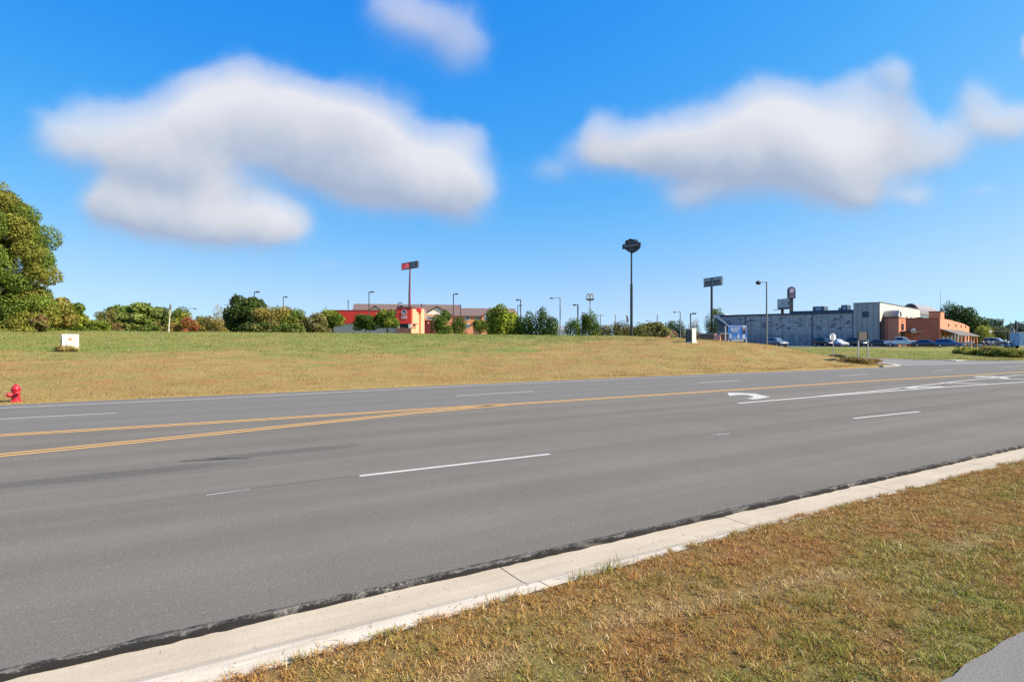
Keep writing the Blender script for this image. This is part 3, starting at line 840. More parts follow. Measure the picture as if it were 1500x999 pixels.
def crown_points(lobes, n):
    """points spread through the outer part of ellipsoid lobes, ragged by noise; lobes: (cx,cy,cz,rx,ry,rz)"""
    lob = np.array(lobes); vol = (lob[:, 3] * lob[:, 4] + lob[:, 3] * lob[:, 5] + lob[:, 4] * lob[:, 5]); w = vol / vol.sum()
    idx = RNG.choice(len(lob), n, p=w); q = lob[idx]
    d = RNG.normal(0, 1, (n, 3)); d /= np.linalg.norm(d, axis=1, keepdims=True)
    rag = .78 + .4 * fbm(d[:, 0] * 2.6 + idx * 7.3 + d[:, 2] * 1.7, d[:, 1] * 2.6 + d[:, 2] * 2.2 + idx * 3.1, 51, 3)
    r = RNG.uniform(0, 1, n) ** .33
    r = np.where(RNG.uniform(0, 1, n) < .7, RNG.uniform(.72, 1.0, n), r) * rag
    return q[:, :3] + d * q[:, 3:] * r[:, None], d, idx


def foliage_cols(n, idx, nl, base, alt, share, z01):
    base = np.array(base); alt = np.array(alt)
    lobe_f = RNG.uniform(0, 1, nl)[idx]
    f = np.clip((lobe_f < share) * .75 + RNG.uniform(-.3, .35, n), 0, 1)[:, None]
    c = base * (1 - f) + alt * f
    return c * 1.5 * RNG.uniform(.7, 1.35, (n, 1)) * (.85 + .3 * RNG.uniform(0, 1, nl)[idx])[:, None]


M_BARK = mat('bark', (.14, .105, .075), .95, var=.3, scale=3)
M_PBARK = mat('pale_bark', (.3, .27, .23), .95, var=.2, scale=3)


def tree(name, label, loc, W, H, zb, base, alt, share=.3, shape='round', n=2400, leaf=None, trunk=.0, cat='tree', group=None, nl=20, depth=None, tr=None, gaps=0, bark=None):
    """crown W wide, reaching H above loc, its underside zb above loc"""
    x, y, z = loc; D = depth or W * .9; n = int(n * 2.3)
    if cat == 'shrub' and name != 'weed_bush': W *= 1.2
    if name == 'weed_bush': zb = 0.
    root = thing(name, label, cat, (x, y, z), group)
    hc = (H - zb) / 2; cz = zb + hc
    lobes = []
    rs = random.Random(hash((round(x, 1), round(y, 1))) & 0xffff)
    if shape != 'hedge': lobes.append((0, 0, cz, W * .33, D * .33, hc * .78))
    for i in range(nl):
        a = rs.uniform(0, 2 * math.pi); h = rs.uniform(-.85, .9)
        if shape == 'cone': rr = (1 - (h + 1) / 2) * .8 + .15
        elif shape == 'wide': rr = math.sqrt(max(0, 1 - abs(h) ** 2.6)) if h > -.5 else .9
        elif shape == 'egg': rr = math.sqrt(max(.05, 1 - h * h)) * (1.0 if h < 0 else .88)
        elif shape == 'column': rr = .9 * math.sqrt(max(.1, 1 - h ** 4))
        elif shape == 'shrub': rr = 1.0 if h < -.2 else math.sqrt(max(.05, 1 - h * h))
        else: rr = math.sqrt(max(.05, 1 - h * h))
        k = rs.uniform(.62, .74); sr = rs.uniform(.27, .40)
        lobes.append((math.cos(a) * W / 2 * rr * k, math.sin(a) * D / 2 * rr * k, cz + h * hc * .74, W / 2 * sr * 1.25, D / 2 * sr * 1.25, hc * sr * 1.15))
    pts, nrm, idx = crown_points(lobes, n)
    kx = (W / 2) / max(.01, np.percentile(np.abs(pts[:, 0]), 95.5)); ky = (D / 2) / max(.01, np.percentile(np.abs(pts[:, 1]), 95.5))
    z0_, z1_ = np.percentile(pts[:, 2], (1.5, 98.8)); pts[:, 0] *= kx; pts[:, 1] *= ky
    pts[:, 2] = zb + (pts[:, 2] - z0_) / (z1_ - z0_) * (H - zb)
    lo = zb - .1
    pts[:, 2] = np.maximum(pts[:, 2], lo + RNG.uniform(0, .3, n) * hc * .3)
    leaf = (leaf or max(.09, W * .034)) * 1.25
    z01 = (pts[:, 2] - zb) / (H - zb)
    cols = foliage_cols(n, idx, len(lobes), base, alt, share, z01)
    V, Fc, C = leaf_cloud(pts, nrm, np.full(n, leaf), cols)
    np_mesh('crown', V, Fc, M_LEAF, root, C)
    t = MB(); r0 = tr or (max(.06, W * .028) if cat == 'tree' else .015)
    k = max(zb + .35 * hc, .5)
    t.path([(0, 0, -.4), (r0 * .3, 0, k * .5), (0, 0, k), (r0 * .5, r0, cz + hc * .4)], [r0 * 1.25, r0, r0 * .8, r0 * .25], 8)
    for l in lobes[1:7]:
        t.path([(0, 0, k * rs.uniform(.75, 1)), (l[0] * .5, l[1] * .5, (k + l[2]) / 2 + .1 * hc), (l[0] * .95, l[1] * .95, l[2])], [r0 * .55, r0 * .38, r0 * .12], 6)
    t.build('trunk', bark or M_BARK, root, smooth=True, local=True)
    return root


def tree_px(name, label, px, top, wpx, d, base, alt, bot=None, **kw):
    """bot: photo row of the crown's underside (default: at the ground)"""
    X = (px - 750) / F * d; z = ztf(X, d); q = F / d
    H = CAMH - (top - HY) / q - z
    zb = .15 if bot is None else CAMH - (bot - HY) / q - z
    return tree(name, label, (X, d, z), wpx / q, H, max(.1, zb), base, alt, **kw)


# the big tree at the field's left edge: crown lobes placed along its photographed outline
def big_tree():
    d = 62.; X = (0 - 750) / F * d; z = ztf(X, d); q = F / d
    root = thing('tree', 'tall spreading tree with yellowing leaves, its crown reaching far above every other tree', 'tree', (X, d, z))
    prof = [(290, -40, 6), (304, -70, 28), (322, -95, 44), (340, -110, 50), (358, -120, 50), (378, -120, 64), (400, -115, 66), (422, -120, 60), (443, -120, 66), (463, -118, 76), (480, -110, 68)]
    lobes = []; rs = random.Random(5)
    for (yy, x0, x1) in prof:
        zc = CAMH - (yy - HY) / q - z
        k = int((x1 - x0) / 22) + 2
        for i in range(k):
            xx = x1 - 12 - (x1 - x0 - 24) * i / (k - 1) + rs.uniform(-6, 6)
            for yv in (rs.uniform(-4.5, -1.), rs.uniform(-1, 4.5)):
                rx = rs.uniform(13, 22) / q
                lobes.append(((xx) / q, yv * (1 if i else .35), zc + rs.uniform(-.6, .5), rx * 1.1, rx * 1.1, rx * rs.uniform(.85, 1.1)))
    n = 240000
    pts, nrm, idx = crown_points(lobes, n)
    pts[:, 2] = np.maximum(pts[:, 2], .1)
    cols = foliage_cols(n, idx, len(lobes), (.085, .125, .02), (.165, .15, .028), .38, 0)
    V, Fc, C = leaf_cloud(pts, nrm, np.full(n, .115), cols)
    np_mesh('crown', V, Fc, M_LEAF, root, C)
    t = MB(); t.path([(-1, 0, -.5), (-1, 0, 2.5), (-1.2, .2, 6), (-1.5, 0, 12)], [.5, .42, .3, .1], 10)
    for l in rs.sample(lobes, 26):
        h = min(max(1.5, l[2] * .55), 9)
        t.path([(-1.1, 0, h), (l[0] * .5 - .5, l[1] * .5, (h + l[2]) / 2 + .4), l[:3]], [.17, .11, .03], 6)
    t.build('trunk', M_BARK, root, smooth=True, local=True)


big_tree()
TF = 'trees and shrubs along the far side of the field'
tp = tree_px
tp('tree', 'ragged olive thicket tree hugging the big tree at its field side', 84, 440, 40, 66, (.13, .13, .028), YB, n=4200, shape='shrub', share=.4, leaf=.14)
tp('shrub', 'rust-brown shrub at the foot of the big tree', 57, 464, 17, 58, (.15, .085, .035), OL, n=1100, shape='shrub', leaf=.11, cat='shrub')
tp('tree', 'yellow-green leafy tree next to the big tree behind the white cabinet', 108, 446, 30, 72, YG, G1, n=3000, shape='egg', leaf=.13, share=.35)
tp('shrub', 'low bright green shrub between the yellow-green tree and the small copper-topped tree', 139, 470, 26, 84, G3, YG, n=1500, shape='shrub', leaf=.13, cat='shrub')
tp('tree', 'small round tree with copper-tinged top behind the field', 156, 455, 24, 110, OL, YB, n=1900, shape='round', bot=478, share=.45)
tp('shrub', 'brown scrubby bush under the small copper-topped tree', 168, 474, 22, 112, (.16, .10, .04), OL, n=1200, shape='shrub', cat='shrub')
tp('tree', 'broad dome-shaped green tree standing alone in the field-side row', 204, 449, 64, 120, (.13, .15, .035), G1, n=5200, shape='wide', nl=22, share=.35, bot=484)
tp('shrub', 'tawny bush at the foot of the broad dome-shaped tree', 236, 471, 22, 112, YB, OL, n=1200, shape='shrub', cat='shrub')
tp('tree', 'narrow dark conifer behind the pale leaning utility pole', 243.5, 453, 9, 112, DK, DKB, n=1300, shape='column', nl=10)
tp('tree', 'round yellow-green tree beside the pale leaning utility pole', 262, 452, 29, 112, YG, G2, n=2600, shape='egg', share=.4)
tp('shrub', 'small red-leaved shrub in front of the cobra-head street light', 277, 466, 20, 104, (.25, .07, .035), YB, n=1300, shape='shrub', cat='shrub')
tp('shrub', 'ochre bush beside the red-leaved shrub', 299, 464, 27, 116, (.17, .145, .035), OL, n=1600, shape='shrub', cat='shrub')
tp('tree', 'pale half-bare tree behind the thin cross-armed pole', 325, 452, 28, 150, PALE, (.17, .15, .09), n=1500, shape='egg', leaf=.16)
tp('shrub', 'straw-coloured bush in front of the pale half-bare tree', 322, 466, 20, 112, YB, OL, n=1200, shape='shrub', cat='shrub')
tp('shrub', 'small dark conifer at the foot of the thin cross-armed pole', 344, 467, 16, 106, DK, DKB, n=1000, shape='cone', cat='shrub')
tp('tree', 'large dark green tree, tallest of the clump before the restaurant', 362, 437, 52, 104, (.042, .068, .016), (.10, .10, .02), n=5200, shape='round', nl=20, share=.3)
tp('tree', 'golden-tinged tree overlapping the large dark green tree', 388, 452, 36, 100, OL, YB, n=2600, shape='egg', share=.45)
tp('tree', 'green tree of two tones under the square lamp pole in the clump', 412, 451, 36, 102, G1, YB, n=2800, shape='round', share=.35)
tp('tree', 'bright green small tree closing the clump of trees', 435, 454, 26, 108, G3, G1, n=2000, shape='egg', share=.35)
tp('shrub', 'olive hedge-like bush at the end of the clump nearest the restaurant', 456, 461, 34, 108, OL, (.15, .13, .05), n=2200, shape='shrub', cat='shrub', nl=18)
tp('tree', 'dark bush peeping out behind the first lollipop tree of the restaurant', 475, 453, 14, 128, G2, DK, n=900, shape='round')
tp('tree', 'lollipop tree with bare trunk at the near end of the red restaurant wall', 487, 456, 31, 112, G1, YG, n=2800, shape='round', bot=480, share=.3, tr=.16)
tp('tree', 'low round tree in front of the middle of the red restaurant wall', 535.5, 462, 30, 110, G2, G1, n=2600, shape='wide', bot=483, share=.3)
tp('tree', 'lollipop tree beside the red restaurant tower', 567, 455, 31, 110, G1, YG, n=2800, shape='wide', bot=480, share=.35, tr=.16)
tp('tree', 'conical green tree before the hotel, beside the maroon wall', 647.5, 457, 27, 112, G1, (.1, .13, .03), n=2500, shape='egg')
tp('tree', 'small round tree between the conical tree and the hotel windows', 672, 466, 21, 114, G1, G2, n=1600, shape='egg')
tp('tree', 'little round tree in the gap before the hotel gable', 703, 469, 20, 118, G1, YB, n=1500, shape='round', bot=486, share=.25)
tp('tree', 'full yellow-green tree covering the hotel gable', 737, 452, 42, 108, (.12, .155, .02), (.22, .24, .025), n=4600, shape='egg', nl=20, share=.5)
tp('tree', 'dark round tree after the yellow-green tree at the hotel end', 770, 461, 30, 106, G1, G2, n=2600, shape='round', share=.4)
tp('tree', 'pointed dark tree beside the long-armed street light', 800, 455, 31, 104, (.05, .075, .022), G2, n=3000, shape='egg')
tp('tree', 'smallest rounded tree between the two dark trees past the street light', 839, 468, 22, 106, G1, G2, n=1800, shape='egg')
tp('tree', 'dense round tree under the arched restaurant sign', 863, 460, 27, 102, G1, (.06, .085, .02), n=2800, shape='egg', share=.4)
tp('shrub', 'grey-brown thicket between the arched-sign tree and the tall shield sign', 882, 477, 20, 130, (.13, .11, .06), OL, n=1200, shape='shrub', cat='shrub')
tp('shrub', 'yellowish thicket just before the tall shield sign', 897, 474, 18, 128, (.17, .14, .04), OL, n=1200, shape='shrub', cat='shrub')
tp('shrub', 'olive thicket crowding the tall shield sign pole', 911, 473, 20, 126, OL, (.15, .12, .04), n=1300, shape='shrub', cat='shrub')
tp('shrub', 'mixed bush directly past the tall shield sign pole', 934, 475, 22, 140, OL, G1, n=1300, shape='shrub', cat='shrub')
tp('tree', 'broad olive tree behind the far pair of poles past the shield sign', 954, 474, 48, 150, (.13, .125, .05), OL, n=3000, shape='wide', nl=18)
tp('tree', 'dark tree rising behind the small red-roofed shop', 985, 471, 22, 230, (.05, .07, .03), DK, n=1600, shape='round')
tp('tree', 'dark tree behind the street light by the small shop', 997, 470, 16, 226, (.045, .065, .03), DK, n=1200, shape='egg')
tp('tree', 'thin brownish tree behind the cream cabinet', 1017, 470, 17, 190, (.17, .12, .08), OL, n=900, shape='egg')
tp('tree', 'green treetop showing above the warehouse roof under the diner sign', 1050, 452, 16, 190, G1, YG, n=1000, shape='round', bot=466)
tp('tree', 'very dark ivy-covered tree at the warehouse end wall', 1041, 463, 18, 139, DK, DKB, n=1800, shape='column')
for px, top, w, dd, lb, bs, al in ((122, 473, 30, 88, 'olive brush between the yellow-green tree and the short pale post', OL, YG), 
        (222, 477, 30, 108, 'dull green brush under the far side of the dome-shaped tree', G1, OL), (252, 474, 18, 104, 'yellowish brush around the foot of the leaning pole', YB, OL),
        (286, 476, 24, 118, 'mixed brush behind the red-leaved shrub', OL, YB), 
        (375, 474, 36, 98, 'dark brush filling the foot of the tree clump', G2, OL), (424, 475, 30, 98, 'mid-green brush at the foot of the two-toned tree', G1, OL),
        (472, 468, 22, 120, 'brownish brush beside the first lollipop tree', OL, (.15, .12, .05)), (923, 478, 26, 150, 'low dull brush behind the tall shield sign', (.13, .12, .05), OL),
        (970, 482, 30, 160, 'grey-olive brush before the stout dark pole', (.12, .11, .06), OL), (982, 486, 26, 240, 'far dark brush around the small red-roofed shop', G2, DK),
        (1016, 484, 26, 180, 'faint brown brush behind the cream cabinet', (.14, .11, .07), OL),):
    tp('shrub', lb, px, top, w, dd, bs, al, n=1300, shape='shrub', cat='shrub', nl=16)
# right-hand trees beyond the showroom
tp('tree', 'tall dark tree right behind the showroom porch', 1391, 447, 26, 190, (.038, .058, .016), G2, n=3000, shape='egg', share=.35)
tp('tree', 'broad dark tree beyond the porch with gaps in its crown', 1416, 453, 42, 188, (.033, .052, .016), G2, n=4200, shape='round', nl=20, share=.3)
tp('shrub', 'yellow-green shrub at the edge of the broad dark tree', 1442, 478, 20, 170, YG, OL, n=1400, shape='egg', cat='shrub')
tp('tree', 'airy umbrella-shaped tree beyond the motorcycles', 1453, 467, 23, 240, (.055, .075, .04), DKB, n=900, shape='round', bot=485, leaf=.24, tr=.2)
tp('tree', 'grey-green tree under the umbrella-shaped tree', 1463, 479, 24, 230, (.09, .10, .05), OL, n=1300, shape='round')
tp('tree', 'bluish distant wood-edge tree beyond the blue trailer', 1489, 475, 40, 330, (.055, .075, .055), DKB, n=2000, shape='wide', nl=18)  # leaf colour tinted towards blue for distance haze
tp('tree', 'distant dark tree beside the thin utility pole beyond the lot', 1474, 481, 24, 320, (.05, .07, .05), DKB, n=1200, shape='wide')
for i, (px, top, w, dd, lb, bs, al) in enumerate((
        (1413, 509.5, 26, 74, 'bushy weed clump nearest the blue hatchback at the lot edge', (.22, .215, .04), YG),
        (1433, 511, 30, 70, 'yellow flowering weed clump in the middle of the lot-edge weeds', (.28, .24, .05), YG),
        (1453, 508, 30, 67, 'tall feathery weed clump before the traffic signal', (.24, .22, .05), YB),
        (1476, 510.5, 40, 64, 'dark-based weed clump at the end of the lot-edge weeds', (.20, .20, .04), G1))):
    X = (px - 750) / F * dd
    tp('weed_bush', lb, px, top, w, dd, bs, al, n=3600, shape='shrub', leaf=.07, cat='shrub', group='weeds growing between the lot and the road', share=.4)
X, Y = P(1226, 521, 58).x, 58.
tree('weed_bush', 'small dark weed tuft low beside the octagonal sign', (X, Y, ztf(X, Y)), 1.6, .4, .0, (.06, .06, .025), DK, n=500, shape='shrub', leaf=.06, cat='shrub')
X, Y = P(1262, 533, 45.6).x, 45.9
tree('weed_bush', 'low dry brown weed patch around the feet of the two-post sign', (X, Y, ztf(X, Y)), 2.6, .42, .05, (.18, .12, .04), (.12, .12, .03), n=1600, shape='shrub', leaf=.06, cat='shrub', nl=16)
tree('weed_bush', 'scraggly weeds growing over the foot of the white cabinet', (P(101, 510, 36.5).x, 36.3, ztf(P(101, 510, 36.5).x, 36.3)), 1.15, .34, .02, (.24, .2, .06), (.2, .12, .05), n=800, shape='shrub', leaf=.045, cat='shrub', depth=.6)

# ================================================================== poles and lamps
M_BRONZE = mat('dark_bronze', (.035, .036, .04), .5, var=.15)
M_GALV = mat('galvanised_steel', (.36, .37, .38), .45, metal=.6, var=.15, scale=3)
M_GPOLE = mat('grey_pole', (.16, .165, .17), .55, var=.12)
M_WOOD = mat('weathered_wood', (.22, .18, .14), .95, var=.25, scale=3, stretch=(4, 4, .3))
M_PWOOD = mat('pale_wood', (.50, .46, .40), .95, var=.2, scale=3, stretch=(4, 4, .3))
M_LENS = mat('lamp_glass', (.55, .55, .5), .25, var=.03)
M_BLACK = mat('black_plastic', (.02, .02, .022), .5)


def base(px, d):
    X = (px - 750) / F * d
    return X, d, ztf(X, d)


def lot_lamp(label, px, top, d, head, w=.16, head_len=.75, arm=.35, name='parking_lamp'):
    """square pole with a flat box lantern; head: +1 to the photo's right, -1 to its left, 0 on top"""
    x, y, z = base(px, d); H = CAMH - (top - HY) * d / F
    r = thing(name, label, 'street lamp', (x, y, z), 'lamp poles around the restaurants and lots')
    MB().box((0, 0, (H - z) / 2 - .15), (w, w, H - z + .2), .4).build('pole', M_BRONZE, r, local=True)
    MB().box((0, 0, .25), (w * 2.6, w * 2.6, .5), .4).build('base', mat('lamp_base_concrete', (.45, .43, .4), .9), r, local=True)
    if head:
        MB().box((head * (arm / 2 + w / 2), 0, H - z - .12), (arm, w * .5, .1)).build('arm', M_BRONZE, r, local=True)
        h = MB().box((head * (w / 2 + arm * .6 + head_len / 2), 0, H - z - .12), (head_len, .42, .24), top=.94).build('lamp_head', M_BRONZE, r, local=True)
        MB().box((head * (w / 2 + arm * .6 + head_len / 2), 0, H - z - .25), (head_len * .8, .34, .02)).build('lens', M_LENS, h, local=True)
    else:
        MB().box((0, 0, H - z + .05), (.42, .75, .26), .4, top=.9).build('lamp_head', M_BRONZE, r, local=True)
    return r


lot_lamp('dark lamp pole sticking out of the large dark green tree', 372.5, 427, 118, 1)
lot_lamp('dark lamp pole rising from the two-toned green tree', 415, 434.5, 140, 1, head_len=.7)
lot_lamp('short lamp pole behind the restaurant roof near its left end, seen end on', 510, 441, 190, 0, w=.2)
lot_lamp('tall lamp pole in front of the red restaurant fascia', 540.5, 427, 128, 1)
lot_lamp('lamp pole just over the red tower roof', 583.5, 443, 175, 1, head_len=.9)
lot_lamp('tall lamp pole standing before the hotel roof', 664.2, 430, 124, 1, head_len=.7)
lot_lamp('plain dark pole in front of the hotel wall beside the tall lamp pole', 674.5, 448, 150, 0, w=.17)
lot_lamp('short stubby lamp poking above the hotel roof ridge', 617.5, 446, 200, 0, w=.2)
lot_lamp('lamp pole at the hotel end with its head turned away from the road sign', 762.5, 438.5, 124, -1, head_len=.7)
lot_lamp('lower lamp pole half hidden behind the pole at the hotel end', 758.5, 447, 165, 1, head_len=.9)
lot_lamp('lamp pole between the smallest tree and the arched sign', 846.5, 446, 118, -1, head_len=.7, w=.2)
lot_lamp('tiny lamp on a thin pole beside the arched sign', 853, 458.5, 210, 0, w=.14)
lot_lamp('dark lamp pole rising behind the cream cabinet', 1011.5, 458.5, 110, 1, head_len=.75, w=.15)


def street_light(label, px, top, d, arm, r0=.12, side=-1, drop=.25, hl=.8, m=None, globe=False):
    x, y, z = base(px, d); H = CAMH - (top - HY) * d / F - z
    m = m or M_GPOLE
    r = thing('street_light', label, 'street lamp', (x, y, z), 'street lights with arms over the roads')
    MB().tube((0, 0, -.3), (0, 0, H), r0, r0 * .65, 12).build('pole', m, r, smooth=True, local=True)
    MB().path([(0, 0, H - .15), (side * arm * .4, 0, H - .02), (side * arm, 0, H - drop * .4)], [r0 * .5, r0 * .42, r0 * .36], 8).build('arm', m, r, smooth=True, local=True)
    xe = side * arm
    if globe:
        hd = MB().lathe([(.05, -.35), (.28, -.3), (.42, -.1), (.42, .1), (.25, .3), (.05, .36)], (xe + side * .15, 0, H - drop), 14)
    else:
        hd = MB().lathe([(.04, -hl / 2), (.14, -hl * .4), (.19, 0), (.17, hl * .3), (.05, hl / 2)], (xe + side * hl * .3, 0, H - drop * .5), 10, axis=(1, 0, 0))
    hd.build('lamp_head', M_BRONZE if globe else m, r, smooth=True, local=True)
    return r


street_light('grey street light with the longest arm, between the hotel and the arched sign', 820.5, 436, 128, 1.55, r0=.14, hl=.9)
street_light('pale street light beside the red-leaved shrub', 277, 451.5, 150, 1.2, side=1, m=M_GALV, hl=1.)
street_light('thin distant street light past the tall shield sign', 953.3, 469.5, 190, 1.0, hl=.8)
street_light('street light by the small red-roofed shop', 996.5, 456.5, 130, 1.0, r0=.13, hl=.7)
street_light('tall thick street light with a drooping dark lamp in front of the long grey warehouse', 1123, 413, 100, 1.25, r0=.16, globe=True, drop=.15)
street_light('distant street light behind the trailer, its arm slanting upward', 1490, 471, 150, 1.6, hl=.7, side=1)


def utility_pole(label, px, top, d, r0=.15, arm=1.1, lean=0., m=None, bits=True):
    x, y, z = base(px, d); H = CAMH - (top - HY) * d / F - z
    r = thing('utility_pole', label, 'utility pole', (x, y, z))
    MB().tube((0, 0, -.3), (lean, 0, H), r0, r0 * .7, 10).build('pole', m or M_WOOD, r, smooth=True, local=True)
    if arm:
        MB().box((lean * .95, 0, H - .5), (arm * 2, .12, .12)).build('crossarm', m or M_WOOD, r, local=True)
        if bits:
            for k in (-1, -.5, .5, 1):
                MB().lathe([(.03, 0), (.06, .05), (.03, .1), (.05, .16), (.02, .2)], (lean * .95 + k * arm * .9, 0, H - .44), 8).build('insulator', M_GALV, r, smooth=True, local=True)
    return r


utility_pole('pale leaning utility pole with a dark fitting on top, standing in the field', 246.5, 449, 66, .075, 0, .25, M_PWOOD)
q = [o for o in COL.objects if o.get('label', '').startswith('pale leaning')][0]
MB().lathe([(.04, 0), (.11, .08), (.12, .5), (.05, .62)], (.25, 0, CAMH + 48 * 66 / F - q.location.z - .35), 10).build('transformer', M_GPOLE, q, smooth=True, local=True)
utility_pole('thin cross-armed pole between the straw bush and the large dark tree', 334.5, 444.5, 170, .16, 1.2)
utility_pole('short pale post standing among the shrubs near the big tree', 132, 464, 86, .09, 0, 0, M_PWOOD)
utility_pole('cross-armed pole right after the arched sign', 879.5, 460, 190, .17, 1.3)
utility_pole('plain wooden pole between the arched sign and the tall shield sign', 901.5, 461, 170, .14, 0)
utility_pole('plain wooden pole behind the broad olive tree past the shield sign', 962.8, 461, 150, .15, 0)
utility_pole('stout dark pole beyond the small red-roofed shop', 975.5, 472, 190, .3, 0, 0, M_GPOLE)
utility_pole('wooden pole above the grey-green trees beyond the motorcycles', 1468.8, 467, 230, .3, 1.2)
utility_pole('black pole rising beside the blue trailer', 1488, 469.5, 110, .17, 0, 0, M_BLACK)
utility_pole('faint far pole over the distant wood', 1480.3, 471, 300, .2, 0)

# furled flag on a pole
x, y, z = base(917, 150); H = CAMH + (HY - 460) * 150 / F - z
r = thing('flagpole', 'white flagpole with a limp dark flag beside the tall shield sign', 'flagpole', (x, y, z))
MB().tube((0, 0, -.3), (0, 0, H), .09, .05, 10).build('pole', mat('white_pole', (.7, .7, .68), .5), r, smooth=True, local=True)
MB().prism([(0, 0, H - .1), (.5, .05, H - .6), (.75, .1, H - 1.6), (.5, 0, H - 2.3), (.1, -.05, H - 2.2)], (0, .08, 0)).build('flag', mat('flag_cloth', (.09, .10, .17), .9, var=.4, scale=3), r, local=True)
# whip aerial on the showroom roof

# ================================================================== signs on poles
def sign_frame(px0, px1, y0, y1, d0, d1):
    """corner points of an upright board seen between columns px0..px1, its left edge at depth d0, right at d1; rows y0..y1 at its left edge"""
    a, b = P(px0, y0, d0), P(px1, y0, d1)
    zt_ = CAMH - (y0 - HY) * d0 / F; zb_ = CAMH - (y1 - HY) * d0 / F
    A = Vector((a.x, d0, 0)); B = Vector((b.x, d1, 0)); ux = (B - A).normalized(); n = Vector((ux.y, -ux.x, 0))
    return A, B, ux, n, zb_, zt_


M_TXTW = mat('white_letters', (.72, .72, .72), .6, var=.04)
M_TXTD = mat('dark_letters', (.03, .03, .04), .6, var=.04)
UP = Vector((0, 0, 1))


def board(name, parent, A, ux, n, x0, x1, z0, z1, m, th=.08, off=0.):
    """board in the plane of a sign: x along ux from A, lifted off its face by off"""
    o = A + n * off
    b_ = MB().prism([o + ux * x0 + UP * z0, o + ux * x1 + UP * z0, o + ux * x1 + UP * z1, o + ux * x0 + UP * z1], -n * th)
    return b_.build(name, m, parent)


# red price sign
d0, d1 = 168, 162
A, B, ux, n, zb_, zt_ = sign_frame(588, 611, 386.2, 395.8, d0, d1); L = (B - A).length
x, y, z = base(600, 165)
r = thing('pole_sign', 'red and black message sign on a tall maroon pole above the restaurant tower', 'sign', (x, y, z), None)
MB().path([(x, y + .45, z - .3), (x - .12, y + .45, z + 13), (x + .05, y + .45, zb_ + .4)], [.36, .29, .19], 12).build('pole', mat('maroon_pole', (.14, .045, .055), .5, var=.1), r, smooth=True)
board('cabinet', r, A, ux, n, 0, L, zb_, zt_, mat('sign_black', (.03, .025, .035), .5), .5)
def lit(name, col, k):
    m = mat(name, col, .5); b = [x for x in m.node_tree.nodes if x.type == 'BSDF_PRINCIPLED'][0]
    b.inputs['Emission Color'].default_value = (*col, 1); b.inputs['Emission Strength'].default_value = k
    return m


f = board('display', r, A, ux, n, .12, L * .53, zb_ + .22, zt_ - .2, lit('sign_red', (.34, .012, .03), .35), .05, .03)
for ch_, k_ in (('1', .10), ('0', .30), ('0', .43)): text_mesh('digit', ch_, lit('sign_pink', (.8, .22, .24), .45), A + ux * (L * k_) + n * .05 + UP * (zb_ + (zt_ - zb_) * .55), ux, UP, .9, None, .03, f)
board('underline', f, A, ux, n, .25, L * .48, zb_ + .27, zb_ + .36, MATS['sign_pink'], .03, .05)
f = board('emblem_panel', r, A, ux, n, L * .57, L - .1, zb_ + .15, zt_ - .15, mat('sign_darkgrey', (.10, .11, .13), .5), .05, .03)
text_mesh('emblem', 'S', mat('sign_grey', (.42, .43, .47), .6), A + ux * (L * .80) + n * .05 + UP * ((zb_ + zt_) / 2), ux, UP, 1.25, .9, .03, f)
MB().tube((x + .1, y + .2, zt_), (x + .1, y + .2, zt_ + .1), .05).build('finial', M_BRONZE, r)


# tall bar and shield sign
dS = 125
x, y, z = base(925, dS); q = dS / F
r = thing('pole_sign', 'black bar-and-shield sign on the tallest pole, standing alone above the field', 'sign', (x, y, z))
p_ = MB(); zj = CAMH + (HY - 418) * q; ztop = CAMH + (HY - 371) * q
p_.tube((x, y, z - .3), (x, y, zj), .30, .28, 16); p_.tube((x, y, zj), (x, y, zj + .12), .32, .32, 16); p_.tube((x, y, zj + .12), (x, y, ztop + 1), .19, .17, 16)
p_.build('pole', mat('black_pole', (.03, .032, .036), .45), r, smooth=True)
ux = Vector((.93, -.36, 0)).normalized(); n = Vector((ux.y, -ux.x, 0)); k = q / .93
def S2(px, py): return Vector((x, y, 0)) + ux * ((px - 925) * k) + UP * (CAMH + (HY - py) * q) + n * .32
sh = [(917, 352.6), (921, 351.5), (923.5, 349.8), (928, 351.3), (933.7, 352.3), (933.9, 356), (936.5, 364.5), (931.5, 368.5), (925.6, 371.5), (920.5, 368.5), (916, 364.5), (916.6, 356)]
f = MB().prism([S2(*c) for c in sh], -n * .64).build('shield', mat('sign_shield', (.028, .03, .036), .5), r)
inner = [(918.2, 353.6), (921.4, 352.6), (923.6, 351.1), (927.5, 352.4), (932.4, 353.4), (932.7, 356), (934.8, 364), (930.9, 367.4), (925.6, 370.2), (921, 367.5), (917.6, 364), (917.8, 356)]
bar = MB().prism([S2(913, 358) + n * .12, S2(937.5, 356) + n * .12, S2(937.5, 362.3) + n * .12, S2(913, 364.6) + n * .12], -n * .88).build('bar', mat('sign_bar', (.05, .05, .058), .5), r)
text_mesh('lettering', 'HARLEY-DAVIDSON', mat('sign_letter_grey', (.34, .34, .37), .6), S2(925.2, 360.2) + n * .14, (S2(937, 356.1) - S2(913, 358.1)), UP, .42, 2.9, .03, bar)
text_mesh('lettering', 'MOTOR', MATS['sign_letter_grey'], S2(925.2, 355.0) + n * .02, ux, UP, .26, 1.2, .03, f)
text_mesh('lettering', 'CYCLES', MATS['sign_letter_grey'], S2(925.6, 366.0) + n * .02, ux, UP, .24, 1.0, .03, f)
MB().prism([S2(929.8, 352.6) + n * .01, S2(933.2, 353) + n * .01, S2(933.2, 354.4) + n * .01, S2(929.8, 354) + n * .01], n * .03).build('pale_patch', MATS['sign_grey'], f)

